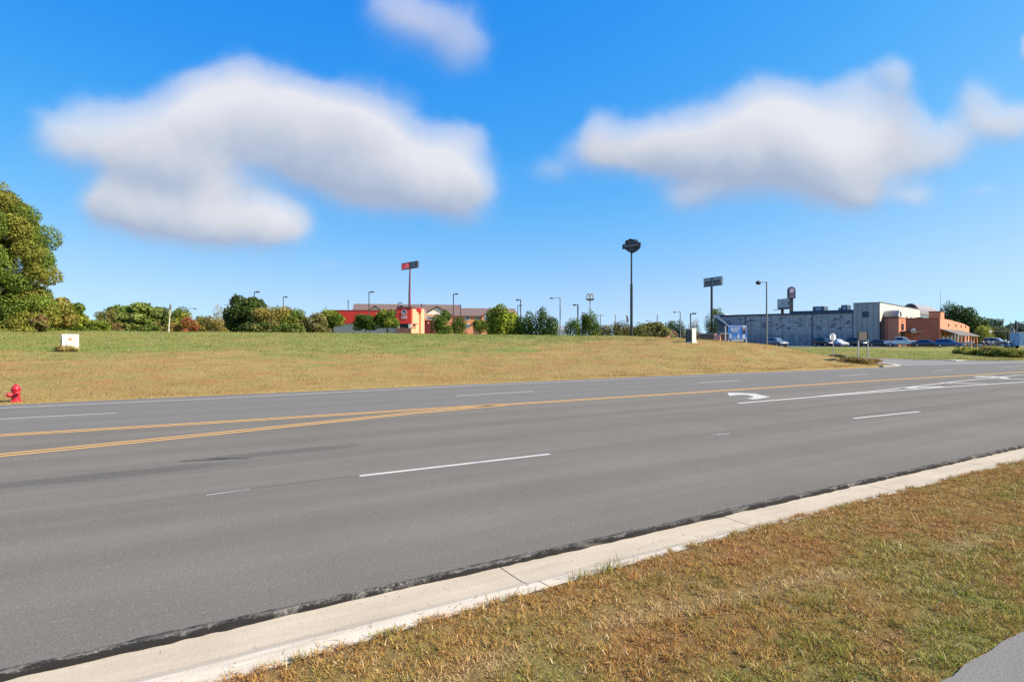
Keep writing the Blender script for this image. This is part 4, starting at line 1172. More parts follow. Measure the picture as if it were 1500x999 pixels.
# arched restaurant sign
dM = 215; q = dM / F; x, y, z = base(864.3, dM)
r = thing('pole_sign', 'twin-arch restaurant sign on a thin pole above the trees', 'sign', (x, y, z))
MB().tube((x, y, z - .3), (x, y, CAMH + (HY - 440.5) * q), .19, .15, 10).build('pole', M_GPOLE, r, smooth=True)
zz = lambda py: CAMH + (HY - py) * q
xx = lambda px: (px - 750) / F * dM
MB().prism([(xx(858.3), y - .4, zz(437.8)), (xx(870.4), y - .4, zz(437.8)), (xx(869.8), y - .4, zz(439.7)), (xx(864.5), y - .4, zz(440.8)), (xx(859), y - .4, zz(439.6))], (0, .8, 0)).build('panel', mat('sign_plinth', (.04, .035, .04), .5), r)
a_ = MB()
for c0 in (861.9, 866.6):
    pts = []
    for i in range(13):
        t = math.pi * i / 12
        pts.append((xx(c0 - 2.1 * math.cos(t)), y, zz(438) + (zz(430.4) - zz(438)) * math.sin(t) ** .75))
    a_.path(pts, [.17] * 13, 8)
a_.build('arches', mat('arch_yellow', (.30, .19, .04), .5), r, smooth=True)

# diner board
d0, d1 = 152, 146
A, B, ux, n, zb_, zt_ = sign_frame(1030.6, 1056.4, 408.2, 420.8, d0, d1); L = (B - A).length
x, y, z = base(1043.5, 149)
r = thing('pole_sign', 'grey rectangular diner board on a black pole above the warehouse end', 'sign', (x, y, z))
MB().tube((x, y + .5, z - .3), (x, y + .5, zt_ - .3), .34, .26, 12).build('pole', MATS['black_pole'], r, smooth=True)
H = zt_ - zb_
board('cabinet', r, A, ux, n, 0, L, zb_, zt_, mat('board_edge', (.08, .10, .12), .5), .5)
f = board('panel', r, A, ux, n, .06, L - .06, zb_ + H * .30, zt_ - .08, mat('board_face', (.30, .33, .37), .6), .05, .02)
g = board('lower_panel', r, A, ux, n, .1, L - .1, zb_ + H * .08, zb_ + H * .19, mat('board_dark', (.16, .15, .19), .6), .05, .02)
b_ = MB(); rs = random.Random(4)
xk = L * .09
for wd in (.36, .36):
    e = xk + L * wd
    while xk < e:
        w_ = rs.uniform(.16, .3); hh = rs.uniform(.55, .75); zc = zb_ + H * .36
        o = A + n * .05
        for (xa, xb, za, zb2) in ((0, w_ * .35, 0, hh), (w_ * .35, w_, rs.choice((0, hh * .4, hh * .75)), 0), (w_ * .7, w_, 0, hh * rs.uniform(.4, 1))):
            if zb2 == 0: zb2 = za + .14
            b_.prism([o + ux * (xk + xa) + UP * (zc + za), o + ux * (xk + xb) + UP * (zc + za), o + ux * (xk + xb) + UP * (zc + zb2), o + ux * (xk + xa) + UP * (zc + zb2)], n * .02)
        xk += w_ + .09
    xk += .3
b_.build('lettering', mat('board_letters', (.06, .04, .09), .6), f)
o = A + n * .05 + ux * (L * .47) + UP * (zt_ - .5)
MB().prism([o + ux * -.45 + UP * .35, o + ux * .5 + UP * .35, o + ux * .4 - UP * .25, o + ux * .1 + UP * .05, o - ux * .15 - UP * .2], n * .02).build('emblem', M_TXTD, f)

# blank billboard and arched-top restaurant sign
d0, d1 = 178, 172
A, B, ux, n, zb_, zt_ = sign_frame(1138.6, 1158, 438.6, 451.5, d0, d1); L = (B - A).length; H = zt_ - zb_
x, y, z = base(1150, 176)
r = thing('billboard', 'pale billboard on a gantry above the warehouse roof', 'billboard', (x, y, z))
MB().tube(A + ux * 1.3 - n * .8 + UP * (z - .3), A + ux * 1.3 - n * .8 + UP * (zb_ + .4), .45, .45, 12).build('pole', M_BRONZE, r, smooth=True)
board('panel', r, A, ux, n, 0, L, zb_, zt_, mat('bill_face', (.42, .48, .53), .7, var=.08), .3)
b_ = MB()
for i, (xa, xb, zk) in enumerate(((.25, .62, .62), (.25, .66, .5), (.28, .58, .38), (.25, .6, .28))):
    o = A + n * .02
    b_.prism([o + ux * L * xa + UP * (zb_ + H * zk), o + ux * L * xb + UP * (zb_ + H * zk), o + ux * L * xb + UP * (zb_ + H * (zk + .05)), o + ux * L * xa + UP * (zb_ + H * (zk + .05))], n * .02)
b_.build('faded_print', mat('bill_print', (.30, .34, .46), .7), r)
board('photo_strip', r, A, ux, n, L * .77, L * .995, zb_ + .12, zt_ - .12, mat('bill_white', (.56, .56, .52), .7), .02, .03)
o = A + n * .06
MB().prism([o + ux * L * .79 + UP * (zb_ + H * .25), o + ux * L * .92 + UP * (zb_ + H * .25), o + ux * L * .86 + UP * (zt_ - .3)], n * .02).build('figure', mat('bill_figure', (.07, .10, .10), .7), r)
b_ = MB(); b_.prism([A + ux * -.8 + UP * (zb_ - .55), A + ux * (L + 1.4) + UP * (zb_ - .55), A + ux * (L + 1.4) + UP * (zb_ - .43), A + ux * -.8 + UP * (zb_ - .43)], n * .9)
b_.prism([A + ux * .2 + UP * (zb_ - .45), A + ux * L + UP * (zb_ - .45), A + ux * L + UP * zb_, A + ux * .2 + UP * zb_], -n * .25)
b_.build('catwalk', M_BRONZE, r)

dT = 168; q = dT / F; x, y, z = base(1160, dT)
r = thing('pole_sign', 'dark arch-topped bell sign on a stout pole beside the billboard', 'sign', (x, y, z))
MB().box((x, y + .35, (z + CAMH + (HY - 437) * q) / 2), (.85, .5, CAMH + (HY - 437) * q - z + .3)).build('pole', MATS['black_pole'], r)
ux = Vector((1, 0, 0)); n = Vector((0, -1, 0)); zz = lambda py: CAMH + (HY - py) * q; xx = lambda px: (px - 750) / F * dT
def arch(px0, px1, y0, y1, off):
    w_ = (px1 - px0) / 2; c0 = (px0 + px1) / 2
    return [(xx(px0), y - off, zz(y1))] + [(xx(px1), y - off, zz(y1))] + [(xx(c0 + w_ * math.cos(math.pi * i / 12)), y - off, zz(y0 + w_) + w_ * q * math.sin(math.pi * i / 12)) for i in range(13)]
MB().prism(arch(1154.2, 1165.2, 420, 437.3, .1), (0, .6, 0)).build('cabinet', mat('arch_sign', (.05, .035, .07), .5), r)
f = MB().prism(arch(1155.4, 1164, 421.4, 429.8, .13), (0, .05, 0)).build('panel', mat('arch_panel', (.13, .09, .17), .5), r)
bell = [(1157, 428.6), (1156.3, 427.6), (1157.2, 424.5), (1158.8, 422.6), (1160.6, 422.9), (1162.4, 424.6), (1163.2, 426.4), (1161, 427.4), (1160.4, 428.8)]
MB().prism([(xx(a), y - .16, zz(b)) for a, b in bell], (0, .04, 0)).build('bell', mat('bell_pale', (.40, .36, .46), .6), f)
text_mesh('lettering', 'TACO', MATS['bell_pale'], (xx(1159.8), y - .14, zz(432)), ux, UP, .42, 1.35, .03, r)
text_mesh('lettering', 'BELL', MATS['bell_pale'], (xx(1159.8), y - .14, zz(434.9)), ux, UP, .42, 1.25, .03, r)

# for-sale board at the crest of the bank
dF = 56.5
x, y, z = base(1080.5, dF); q = dF / F
rot = R(-4); ux = Vector((math.cos(rot), math.sin(rot), 0)); n = Vector((ux.y, -ux.x, 0))
A = Vector((x, y, 0)) - ux * (14 * q); L = 27.2 * q; zb_ = CAMH + (HY - 497.3) * q; zt_ = CAMH + (HY - 476.6) * q; H = zt_ - zb_
r = thing('sale_sign', 'blue for-sale board on white posts at the top of the grass bank', 'sign', (x, y, z))
for t_ in (.06, .98):
    pz = A + ux * L * t_ - n * .06; MB().box((pz.x, pz.y, (z - .3 + zt_) / 2), (.09, .09, zt_ - z + .3), rot).build('post', mat('white_post', (.7, .68, .62), .6), r)
pz = A - ux * .12 - n * .35; MB().box((pz.x, pz.y, (z - .3 + zt_ - .05) / 2), (.09, .09, zt_ - z + .25), rot).build('post', MATS['white_post'], r)
f = board('panel', r, A, ux, n, .02, L, zb_, zt_, mat('sale_blue', (.045, .22, .64), .5, var=.05), .04)
C_ = lambda a, b, o=.012: A + ux * (L * a) + UP * (zb_ + H * b) + n * o
text_mesh('lettering', 'FOR SALE', M_TXTW, C_(.36, .90), ux, UP, .20, L * .64, .008, f)
b_ = MB()
for (a0, a1, b0, b1) in ((.14, .62, .70, .78), (.14, .5, .60, .66), (.24, .60, .50, .545), (.2, .42, .12, .16), (.44, .66, .14, .18), (.72, .98, .05, .12)):
    b_.prism([C_(a0, b0), C_(a1, b0), C_(a1, b1), C_(a0, b1)], n * .006)
b_.build('small_print', mat('sale_pale', (.55, .60, .68), .6), f)
board('white_box', f, A, ux, n, L * .06, L * .21, zb_ + H * .05, zb_ + H * .42, mat('sale_greywhite', (.42, .45, .52), .6), .01, .014)
board('white_box', f, A, ux, n, L * .50, L * .60, zb_ + H * .05, zb_ + H * .36, MATS['sale_pale'], .01, .014)
board('white_box', f, A, ux, n, L * .77, L * .90, zb_ + H * .12, zb_ + H * .34, M_TXTW, .01, .014)
board('portrait', f, A, ux, n, L * .76, L * .96, zb_ + H * .44, zb_ + H * .86, mat('portrait_grey', (.34, .26, .30), .6), .01, .014)
MB().prism([C_(.79, .45, .02), C_(.93, .45, .02), C_(.92, .62, .02), C_(.86, .70, .02), C_(.80, .62, .02)], n * .006).build('portrait_figure', mat('portrait_dark', (.03, .03, .05), .6), f)
board('name_strip', f, A, ux, n, L * .76, L * .97, zb_ + H * .87, zb_ + H * .97, M_TXTW, .01, .014)
MB().prism([C_(.28, -.14, -.3), C_(.88, -.14, -.3), C_(.94, -.02, -.3), C_(.84, .03, -.3), C_(.30, -.04, -.3)], n * -.6).build('base_rail', mat('white_rail', (.62, .6, .55), .6), r)

# stop sign seen from behind
x, y, z = base(1220.3, 55.2); q = 55.2 / F
r = thing('stop_sign', 'octagonal road sign seen from its bare metal back at the side street', 'sign', (x, y, z))
MB().box((x - .02, y - .05, (z + CAMH + (HY - 487.5) * q) / 2 - .1), (.07, .05, CAMH + (HY - 487.5) * q - z + .2)).build('post', M_GALV, r)
zc = CAMH + (HY - 493.8) * q; ang = R(17); ux = Vector((math.cos(ang), math.sin(ang), 0)); n = Vector((ux.y, -ux.x, 0)); Rr = .38
pl = [Vector((x, y + .02, zc)) + ux * (Rr * math.cos(R(22.5 + 45 * i))) + UP * (Rr * math.sin(R(22.5 + 45 * i))) for i in range(8)]
MB().prism(pl, -n * .012).build('plate', mat('bare_aluminium', (.66, .67, .68), .5, metal=.1, var=.06), r)
pl2 = [p_ - n * .0145 for p_ in pl]
MB().prism(pl2, -n * .004).build('face', mat('stop_red', (.45, .02, .03), .5), r)

# two-post sign at the corner
r = thing('two_post_sign', 'brown sign back between two slim steel posts near the street corner', 'sign', base(1264, 46.3))
xa, ya, za = base(1257.3, 45.2); xb, yb, zb0 = base(1271.2, 47.6); zc = CAMH + (HY - 486.3) * 46.3 / F
for (x, y, z) in ((xa, ya, za), (xb, yb, zb0)):
    MB().box((x, y, (z + zc - .6) / 2 - .15), (.075, .06, zc - z - .4), .3).build('post', M_GALV, r)
    MB().box((x, y, zc - .32), (.085, .07, .66), .3).build('sleeve', M_BLACK, r)
a, b = Vector((xa, ya + .06, 0)), Vector((xb, yb + .06, 0))
MB().prism([a + UP * (zc - .62), b + UP * (zc - .62), b + UP * zc, a + UP * zc], (.0, .03, 0)).build('panel', mat('sign_back', (.045, .038, .033), .9), r)

# ================================================================== hydrant and cabinets
x, y, z = base(23.2, 18.25)
r = thing('fire_hydrant', 'red fire hydrant in the grass at the far road edge', 'hydrant', (x, y, z))
RED = mat('hydrant_red', (.50, .015, .025), .45, var=.12, scale=5, coat=.1)
MB().lathe([(.15, -.1), (.16, .02), (.155, .05), (.115, .06), (.11, .12), (.105, .38), (.125, .39), (.125, .42), (.11, .43)], (0, 0, 0), 24).build('barrel', RED, r, smooth=True, local=True)
MB().lathe([(.135, .43), (.14, .45), (.115, .46), (.105, .5), (.085, .545), (.05, .575), (.035, .58), (.035, .61), (.0, .612)], (0, 0, 0), 24).build('bonnet', RED, r, smooth=True, local=True)
MB().lathe([(.03, .6), (.03, .645)], (0, 0, 0), 5).build('operating_nut', RED, r, local=True)
hd = Vector((.80, -.60, 0))
for ax, rr, zz_, ln in ((hd, .062, .31, .2), (Vector((-.6, -.8, 0)), .085, .25, .2), (-hd, .062, .27, .2)):
    nz_ = MB().lathe([(rr * .8, .08), (rr * .8, ln * .7), (rr, ln * .7), (rr, ln), (rr * .45, ln + .01), (rr * .4, ln + .05)], (0, 0, zz_), 16, axis=ax).build('outlet_cap', RED, r, smooth=True, local=True)

r.scale = (1.0, 1.0, .87)
d = 36.8; x, y, z = base(102.5, d); q = d / F
r = thing('utility_cabinet', 'white utility cabinet with an orange mark in the grass by the big tree', 'utility cabinet', (x, y, z))
rot = R(43); zt0 = CAMH + (HY - 490.3) * q - z
WCAB = mat('cabinet_white', (.66, .635, .56), .5, var=.08, scale=2)
cs, sn = math.cos(rot), math.sin(rot)
def cb_(u_, w_, zz_): return (u_ * cs - w_ * sn, u_ * sn + w_ * cs, zz_)
MB().box((0, 0, zt0 / 2 - .1), (.86, .36, zt0 + .14), rot).build('body', WCAB, r, local=True, bevel=.015)
MB().box((0, 0, zt0 + .0), (.90, .41, .05), rot, top=.93).build('lid', WCAB, r, local=True, bevel=.01)
for u_, w_ in ((-.305, .22), (-.01, .34), (.31, .24)):
    MB().box(cb_(u_, -.187, zt0 / 2 + .02), (w_, .012, zt0 * .88), rot).build('door', WCAB, r, local=True)
for u_ in (-.187, .176):
    MB().box(cb_(u_, -.182, zt0 / 2), (.025, .008, zt0 * .9), rot).build('seam', mat('seam_dark', (.07, .07, .07), .8), r, local=True)
MB().box(cb_(-.436, 0, zt0 * .6), (.02, .3, zt0 * .5), rot).build('dark_inset', MATS['seam_dark'], r, local=True)  # dark panel on the narrow left side
OR = mat('cabinet_orange', (.62, .20, .09), .6)
MB().prism([cb_(-.15 + .28 * i / 10, -.199, zt0 * .66 + .16 * math.sin(math.pi * i / 10)) for i in range(11)], cb_(0, .006, 0)).build('emblem', OR, r, local=True)
MB().prism([cb_(-.04 + .06 * i / 5, -.201, zt0 * .66 + .17 + .04 * math.sin(math.pi * i / 5)) for i in range(6)], cb_(0, .006, 0)).build('emblem_tip', mat('emblem_tip', (.12, .08, .1), .6), r, local=True)

d = 53; x, y, z = base(1012, d); q = d / F
r = thing('utility_cabinet', 'cream utility cabinet with one side darkened as shade on the crest of the bank', 'utility cabinet', (x, y, z))
rot = R(41); H = CAMH + (HY - 481.5) * q - z
CC = mat('cabinet_cream', (.62, .60, .50), .55, var=.06); CSH = mat('cabinet_shade', (.055, .085, .075), .55)
MB().box((0, 0, H / 2 - .1), (.66, .66, H + .14), rot).build('body', CC, r, local=True, bevel=.012)
MB().box((0, 0, H - .01), (.72, .72, .07), rot, top=.9).build('lid', CC, r, local=True)
cs, sn = math.cos(rot), math.sin(rot)
MB().box(cb_(-.337, 0, H / 2 - .05), (.012, .64, H - .1), rot).build('shaded_side', CSH, r, local=True)  # dark sheet painted in place of the shade on this face
for u_ in (-.155, .155): MB().box(cb_(u_, -.337, H / 2), (.285, .012, H * .82), rot).build('door', CC, r, local=True)
MB().box(cb_(0, -.334, H / 2), (.02, .01, H * .8), rot).build('seam', MATS['seam_dark'], r, local=True)
MB().box(cb_(0, 0, .03), (.8, .8, .14), rot).build('plinth', mat('plinth', (.5, .48, .44), .9), r, local=True)

# ================================================================== buildings
M_GLASS = mat('window_glass', (.025, .035, .045), .12, var=.2, spec=.6)
M_WHITE = mat('white_trim', (.68, .66, .62), .7, var=.06)
M_DARKTRIM = mat('dark_trim', (.05, .05, .055), .6)


def V2(v): return Vector((v[0], v[1], 0))


def wall(b_, A, B, z0, z1, th=.3, z1b=None, back=None):
    """upright slab from A to B, its face towards the right of A->B seen from behind; th goes backwards"""
    A, B = V2(A), V2(B); z1b = z1 if z1b is None else z1b
    u_ = (B - A).normalized(); bk = V2(back) if back is not None else Vector((-u_.y, u_.x, 0))
    b_.prism([A + UP * z0, B + UP * z0, B + UP * z1b, A + UP * z1], bk * th)
    return b_


class Frame:
    """local axes of a building: e along its front, b backwards"""
    def __init__(s, O, e, b=None):
        s.O = V2(O); s.e = V2(e).normalized(); s.b = V2(b).normalized() if b is not None else Vector((-s.e.y, s.e.x, 0))
    def __call__(s, x, y, z=0): return s.O + s.e * x + s.b * y + UP * z
    def box(s, m_, x0, x1, y0, y1, z0, z1):
        m_.prism([s(x0, y0, z0), s(x1, y0, z0), s(x1, y1, z0), s(x0, y1, z0)], UP * (z1 - z0)); return m_
    def at(s, px, y=0):
        """x along the front at which column px is seen, at set-back y"""
        k = (px - 750) / F; o = s.O + s.b * y
        return (k * o.y - o.x) / (s.e.x - k * s.e.y)
    def z(s, px, py, y=0):
        p_ = s(s.at(px, y), y); return CAMH - (py - HY) * p_.y / F


# ---- red restaurant
O = P(602.5, 0, 146); fr = Frame((O.x, 146), (.9976, -.0698)); gz = ztf(O.x, 146) - .3
r = thing('restaurant', 'red restaurant building with a round emblem on its square tower', 'restaurant', (O.x, 146, gz + .3))
M_RED = mat('fascia_red', (.72, .045, .03), .55, var=.06, scale=.6)
M_CORAL = mat('coral_stucco', (.70, .34, .20), .85, var=.07, scale=.8)
M_GREYW = mat('greyish_stucco', (.50, .45, .41), .9, var=.08, scale=.8)
M_MAROON = mat('maroon_wall', (.13, .022, .025), .7, var=.12)
M_BRN = mat('brown_base', (.20, .10, .075), .9, var=.12)
xl = fr.at(478, 1.5); zf0, zf1 = fr.z(530, 473, 1.5), fr.z(530, 455, 1.5)
fr.box(MB(), xl, -3.85, 1.5, 14, gz, zf0 + .1).build('wall', M_GREYW, r)
fr.box(MB(), xl - .25, -3.86, 1.1, 14.2, zf0, zf1).build('fascia', M_RED, r)
fr.box(MB(), xl - .3, -3.87, 1.05, 14.3, zf1, zf1 + .14).build('parapet_cap', M_BRN, r)
fr.box(MB(), xl - .28, -3.88, 1.0, 1.35, zf0 - .12, zf0 - .003).build('fascia_trim', mat('dark_red', (.25, .02, .02), .6), r)
for c in (511, 533, 560):
    x0 = fr.at(c, 1.5); fr.box(MB(), x0 - .55, x0 + .55, 1.46, 1.6, gz, gz + 2.2).build('door', M_BRN, r)
zt0, zt1, zt2 = fr.z(590, 474), fr.z(590, 452), fr.z(590, 449.6)
xt = fr.at(581.5)
fr.box(MB(), xt, 0, 0, 4.4, zt0, zt1).build('tower', M_RED, r)
fr.box(MB(), xt - .1, .1, -.1, 4.5, zt1, zt2).build('tower_cap', mat('cap_maroon', (.12, .035, .045), .6), r)
fr.box(MB(), xt + .1, -.012, .3, 4.4, gz, zt0).build('tower_base', M_CORAL, r)
zb1 = fr.z(590, 480.5)
fr.box(MB(), xt, -.1, .02, .29, gz, zb1).build('base_course', M_BRN, r)
fr.box(MB(), xt + .6, -.7, .12, .29, zb1 + .02, zt0 - .1).build('window', M_GLASS, r)
for a, b in ((xt, xt + .62), (-.72, -.1)):
    fr.box(MB(), a, b, .04, .29, zb1 + .01, zt0 - .06).build('white_pier', M_WHITE, r)
# round emblem and pale lettering block
zc = fr.z(592, 457.8); xc = fr.at(592.2); k = 146 / F
ring = MB(); K = 26; Ro, Ri = 4.1 * k, 3.2 * k
for i in range(K):
    a0, a1 = 2 * math.pi * i / K, 2 * math.pi * (i + 1) / K
    q4 = [(Ri, a0), (Ro, a0), (Ro, a1), (Ri, a1)]
    ring.prism([fr(xc + rr * math.cos(a), -.08, zc + rr * math.sin(a)) for rr, a in q4], -fr.b * .06)
ring.build('emblem_ring', mat('emblem_lilac', (.60, .50, .58), .5), r)
MB().prism([fr(xc + Ri * math.cos(2 * math.pi * i / 20), -.06, zc + Ri * math.sin(2 * math.pi * i / 20)) for i in range(20)], -fr.b * .05).build('emblem_disc', mat('emblem_dark', (.06, .05, .08), .5), r)
MB().prism([fr(xc - .1 + a * k, -.115, zc + b * k) for a, b in ((-1.7, -1), (-.8, -1.9), (.6, -2), (1.9, -.6), (1.6, .3), (.9, -.9), (.1, -.3), (-.6, .4))], -fr.b * .02).build('emblem_mark', MATS['emblem_lilac'], r)
b_ = MB()
for (z0, z1) in ((463.0, 464.6), (465.4, 466.9)):
    for (a0, a1) in ((588.2, 590.3), (590.9, 593), (593.6, 596.2)):
        b_.prism([fr(fr.at(a0), -.02, fr.z(592, z1)), fr(fr.at(a1), -.02, fr.z(592, z1)), fr(fr.at(a1), -.02, fr.z(592, z0)), fr(fr.at(a0), -.02, fr.z(592, z0))], -fr.b * .08)
b_.build('lettering', MATS['emblem_lilac'], r)
# sunlit flank: stepped stucco blocks, door and pier
zr = lambda py, t: CAMH - (py - HY) * (146 + t) / F
fr.box(MB(), -3.8, .02, 4.41, 8.2, gz, zr(457, 6)).build('flank', M_CORAL, r)
fr.box(MB(), -3.8, .25, 0.31, 4.39, zr(480, 2), zt1 - .05).build('flank_panel', M_CORAL, r)
fr.box(MB(), -3.7, .55, 8.21, 12.4, gz, zr(452.5, 10)).build('pier', M_CORAL, r)
fr.box(MB(), -.5, .60, 7.6, 8.6, zr(458, 8), zr(451.7, 8)).build('pier_cap', M_RED, r)
fr.box(MB(), .0, .06, 5.4, 6.9, gz, gz + 2.6).build('side_door', M_GLASS, r)
fr.box(MB(), .0, .32, .9, 3.2, zr(478.5, 2), zr(475.5, 2)).build('side_window', M_GLASS, r)
fr.box(MB(), .02, .9, .7, 3.4, zr(475.2, 2), zr(474.3, 2)).build('awning', MATS['dark_red'], r)
x0, x1 = fr.at(619.4, 12.6), fr.at(633, 12.6)
fr.box(MB(), x0, x1, 12.6, 16, gz, fr.z(626, 469.3, 12.6)).build('service_wall', M_MAROON, r)
fr.box(MB(), x0 - .05, x1 + .05, 12.5, 16.1, fr.z(626, 469.3, 12.6), fr.z(626, 468.5, 12.6)).build('service_wall_cap', M_CORAL, r)
fr.box(MB(), fr.at(626.7, 12.6), fr.at(628.2, 12.6), 12.52, 12.58, fr.z(627, 474, 12.6), fr.z(627, 472, 12.6)).build('lantern', M_WHITE, r)
x0, x1 = fr.at(619.6, 12.9), fr.at(622, 12.9)
fr.box(MB(), x0, x1, 12.7, 13.2, fr.z(621, 468.4, 12.9), fr.z(621, 453.5, 12.9)).build('blade_panel', M_MAROON, r)
ac = MB()
for i in range(8):
    t0, t1 = math.pi * (i / 8 - .5), math.pi * ((i + 1) / 8 - .5)
    f_ = lambda t, e: fr(x1 + .03 + .55 * (1 - math.cos(t)) + e, 12.8, fr.z(621, 461, 12.9) + 1.18 * math.sin(t))
    ac.prism([f_(t0, 0), f_(t0, .22), f_(t1, .22), f_(t1, 0)], fr.b * .2)
ac.build('white_arc', M_WHITE, r)
for (px, hh) in ((588, .5), (586.5, .35)):
    x0 = fr.at(px, 2); fr.box(MB(), x0 - .3, x0 + .3, 2, 2.8, zt2, zt2 + hh).build('roof_vent', M_DARKTRIM, r)

# ---- hotel behind it
O = P(640, 0, 205); fh = Frame((O.x, 205), (.985, .174)); gz = ztf(O.x, 205) - .3
r = thing('hotel', 'long orange-brick hotel with a brown roof and pale gables behind the restaurant', 'hotel', (O.x, 205, gz + .3))
M_HB = mat('hotel_brick', (.62, .25, .13), .85, var=.1, scale=.8)
M_ROOF = mat('brown_shingle', (.14, .092, .08), .9, var=.14, scale=1.2, stretch=(.5, .5, 6))
M_GABLE = mat('gable_siding', (.80, .70, .60), .8, var=.06)
xL, xM, xR = fh.at(517), fh.at(677), fh.at(757.5)
ze = fh.z(640, 461.5)
fh.box(MB(), xL, xR, 0, 16, gz, ze).build('wall', M_HB, r)
def gable_roof(x0, x1, zr_, name='roof', ov=.5):
    b_ = MB(); c = [fh(x0, -ov, ze - .15), fh(x0, 8, zr_), fh(x0, 16 + ov, ze - .15), fh(x0, 16 + ov, ze - .4), fh(x0, -ov, ze - .4)]
    b_.prism(c, fh.e * (x1 - x0)); return b_.build(name, M_ROOF, r)
gable_roof(xL - .4, xM, CAMH - (446.3 - HY) * 213 / F)
gable_roof(xM + .02, xR + .5, CAMH - (451 - HY) * 213 / F)
for (c, w, pk_, ey) in ((549.5, 19, 448.4, 454.5), (640, 44, 449.3, 461), (727, 47, 453.2, 463.3)):
    x0, x1, xc = fh.at(c - w / 2, -1.2), fh.at(c + w / 2, -1.2), fh.at(c, -1.2)
    zp, zq = fh.z(c, pk_, -1.2), fh.z(c, ey, -1.2)
    fh.box(MB(), x0 + .5, x1 - .5, -1.2, -.02, gz, zq).build('bay', M_HB, r)
    MB().prism([fh(x0 + .5, -1.2, zq + .003), fh(x1 - .5, -1.2, zq + .003), fh(xc, -1.2, zp - .25)], fh.b * 7).build('gable', M_GABLE, r)
    rb = MB()
    for sgn, xa in ((-1, x0), (1, x1)):
        rb.prism([fh(xa - sgn * 0, -1.7, zq - .25), fh(xc, -1.7, zp), fh(xc, -1.7, zp + .28), fh(xa + sgn * .3, -1.7, zq)], fh.b * 8)
    rb.build('gable_roof', M_ROOF, r)
for (px, py) in ((684.5, 466), (699.5, 466.5), (712, 466.5), (684.5, 478), (699.5, 478.5), (656, 467), (634, 467), (642, 467), (720, 478), (752, 467), (752, 478), (745, 467), (628, 467)):
    x0 = fh.at(px); yy = -.03
    if 617 < px < 663 or 704 < px < 750: yy = -1.23
    zc = fh.z(px, py)
    w_ = fh.box(MB(), x0 - .85, x0 + .85, yy - .03, yy + .02, zc - .75, zc + .75).build('window', M_WHITE, r)
    fh.box(MB(), x0 - .75, x0 + .75, yy - .05, yy - .031, zc - .65, zc + .65).build('pane', mat('hotel_glass', (.14, .17, .20), .15), w_)

# ---- small distant buildings behind the crest
def simple_house(name, label, px0, px1, ytop, d, wm, rm, yroof, cat='building', z0=None):
    f_ = Frame((P(px0, 0, d).x, d), (1, -.05)); gz = ztf(f_.O.x, d) - .3; w = f_.at(px1)
    r = thing(name, label, cat, (f_.O.x, d, gz + .3)); zw = f_.z(px0, ytop)
    f_.box(MB(), 0, w, 0, 8, gz, zw).build('wall', wm, r)
    zr_ = CAMH - (yroof - HY) * (d + 4) / F
    MB().prism([f_(-.3, -.4, zw - .1), f_(-.3, 4, zr_), f_(-.3, 8.4, zw - .1)], f_.e * (w + .6)).build('roof', rm, r)
    return r, f_, gz, zw


M_RROOF = mat('red_roof', (.24, .06, .045), .7, var=.12)
r, f_, gz, zw = simple_house('shop', 'small red-roofed shop low behind the crest before the street light', 977, 992, 491.5, 200, mat('green_wall', (.13, .19, .14), .8), M_RROOF, 484.8, 'shop')
f_.box(MB(), f_.at(972, .5), -.1, .5, 7, gz, f_.z(975, 482.5)).build('blue_wing', mat('navy_wall', (.05, .045, .12), .7), r)
x0 = P(975.5, 0, 150).x; y = 150; gz = ztf(x0, y)
r = thing('utility_shed', 'low salmon-coloured wall or shed in front of the red-roofed shop', 'shed', (x0, y, gz))
zz = CAMH - (492 - HY) * 150 / F
b_ = MB(); b_.box((x0, y, (zz + gz) / 2 - .1), (1.7, 2.2, zz - gz + .2), .2, top=.9); b_.build('wall', mat('salmon', (.65, .30, .20), .85), r)
MB().box((x0, y, zz + .05), (1.7, 2.1, .1), .2).build('roof', mat('salmon_cap', (.5, .24, .17), .85), r)
for (px, py, w, lab) in ((992.5, 492.5, 1.2, 'small white tank beside the salmon-coloured shed'), (939.5, 493, 1.1, 'small white box low in the grass past the tall shield sign')):
    x, y = P(px, 0, 120).x, 120; gz = ztf(x, y); zz = CAMH - (py - HY) * 120 / F - .2
    r = thing('storage_tank', lab, 'tank', (x, y, gz))
    MB().lathe([(.35, -.2), (.4, 0), (.4, max(.4, zz - gz) * .75), (.3, max(.4, zz - gz) * .92), (.08, max(.45, zz - gz))], (0, 0, 0), 14).build('body', M_WHITE, r, smooth=True, local=True)
    MB().tube((0, 0, max(.45, zz - gz)), (0, 0, max(.45, zz - gz) + .12), .1).build('cap', M_DARKTRIM, r, local=True)
r, f_, gz, zw = simple_house('building', 'white low building glimpsed between the pointed dark tree and the smallest rounded tree', 815, 833, 483, 210, M_WHITE, mat('grey_roof', (.22, .23, .25), .7), 477.3)
f_.box(MB(), .6, f_.at(830), -.05, .02, gz + 1.2, gz + 2.6).build('window', M_GLASS, r)

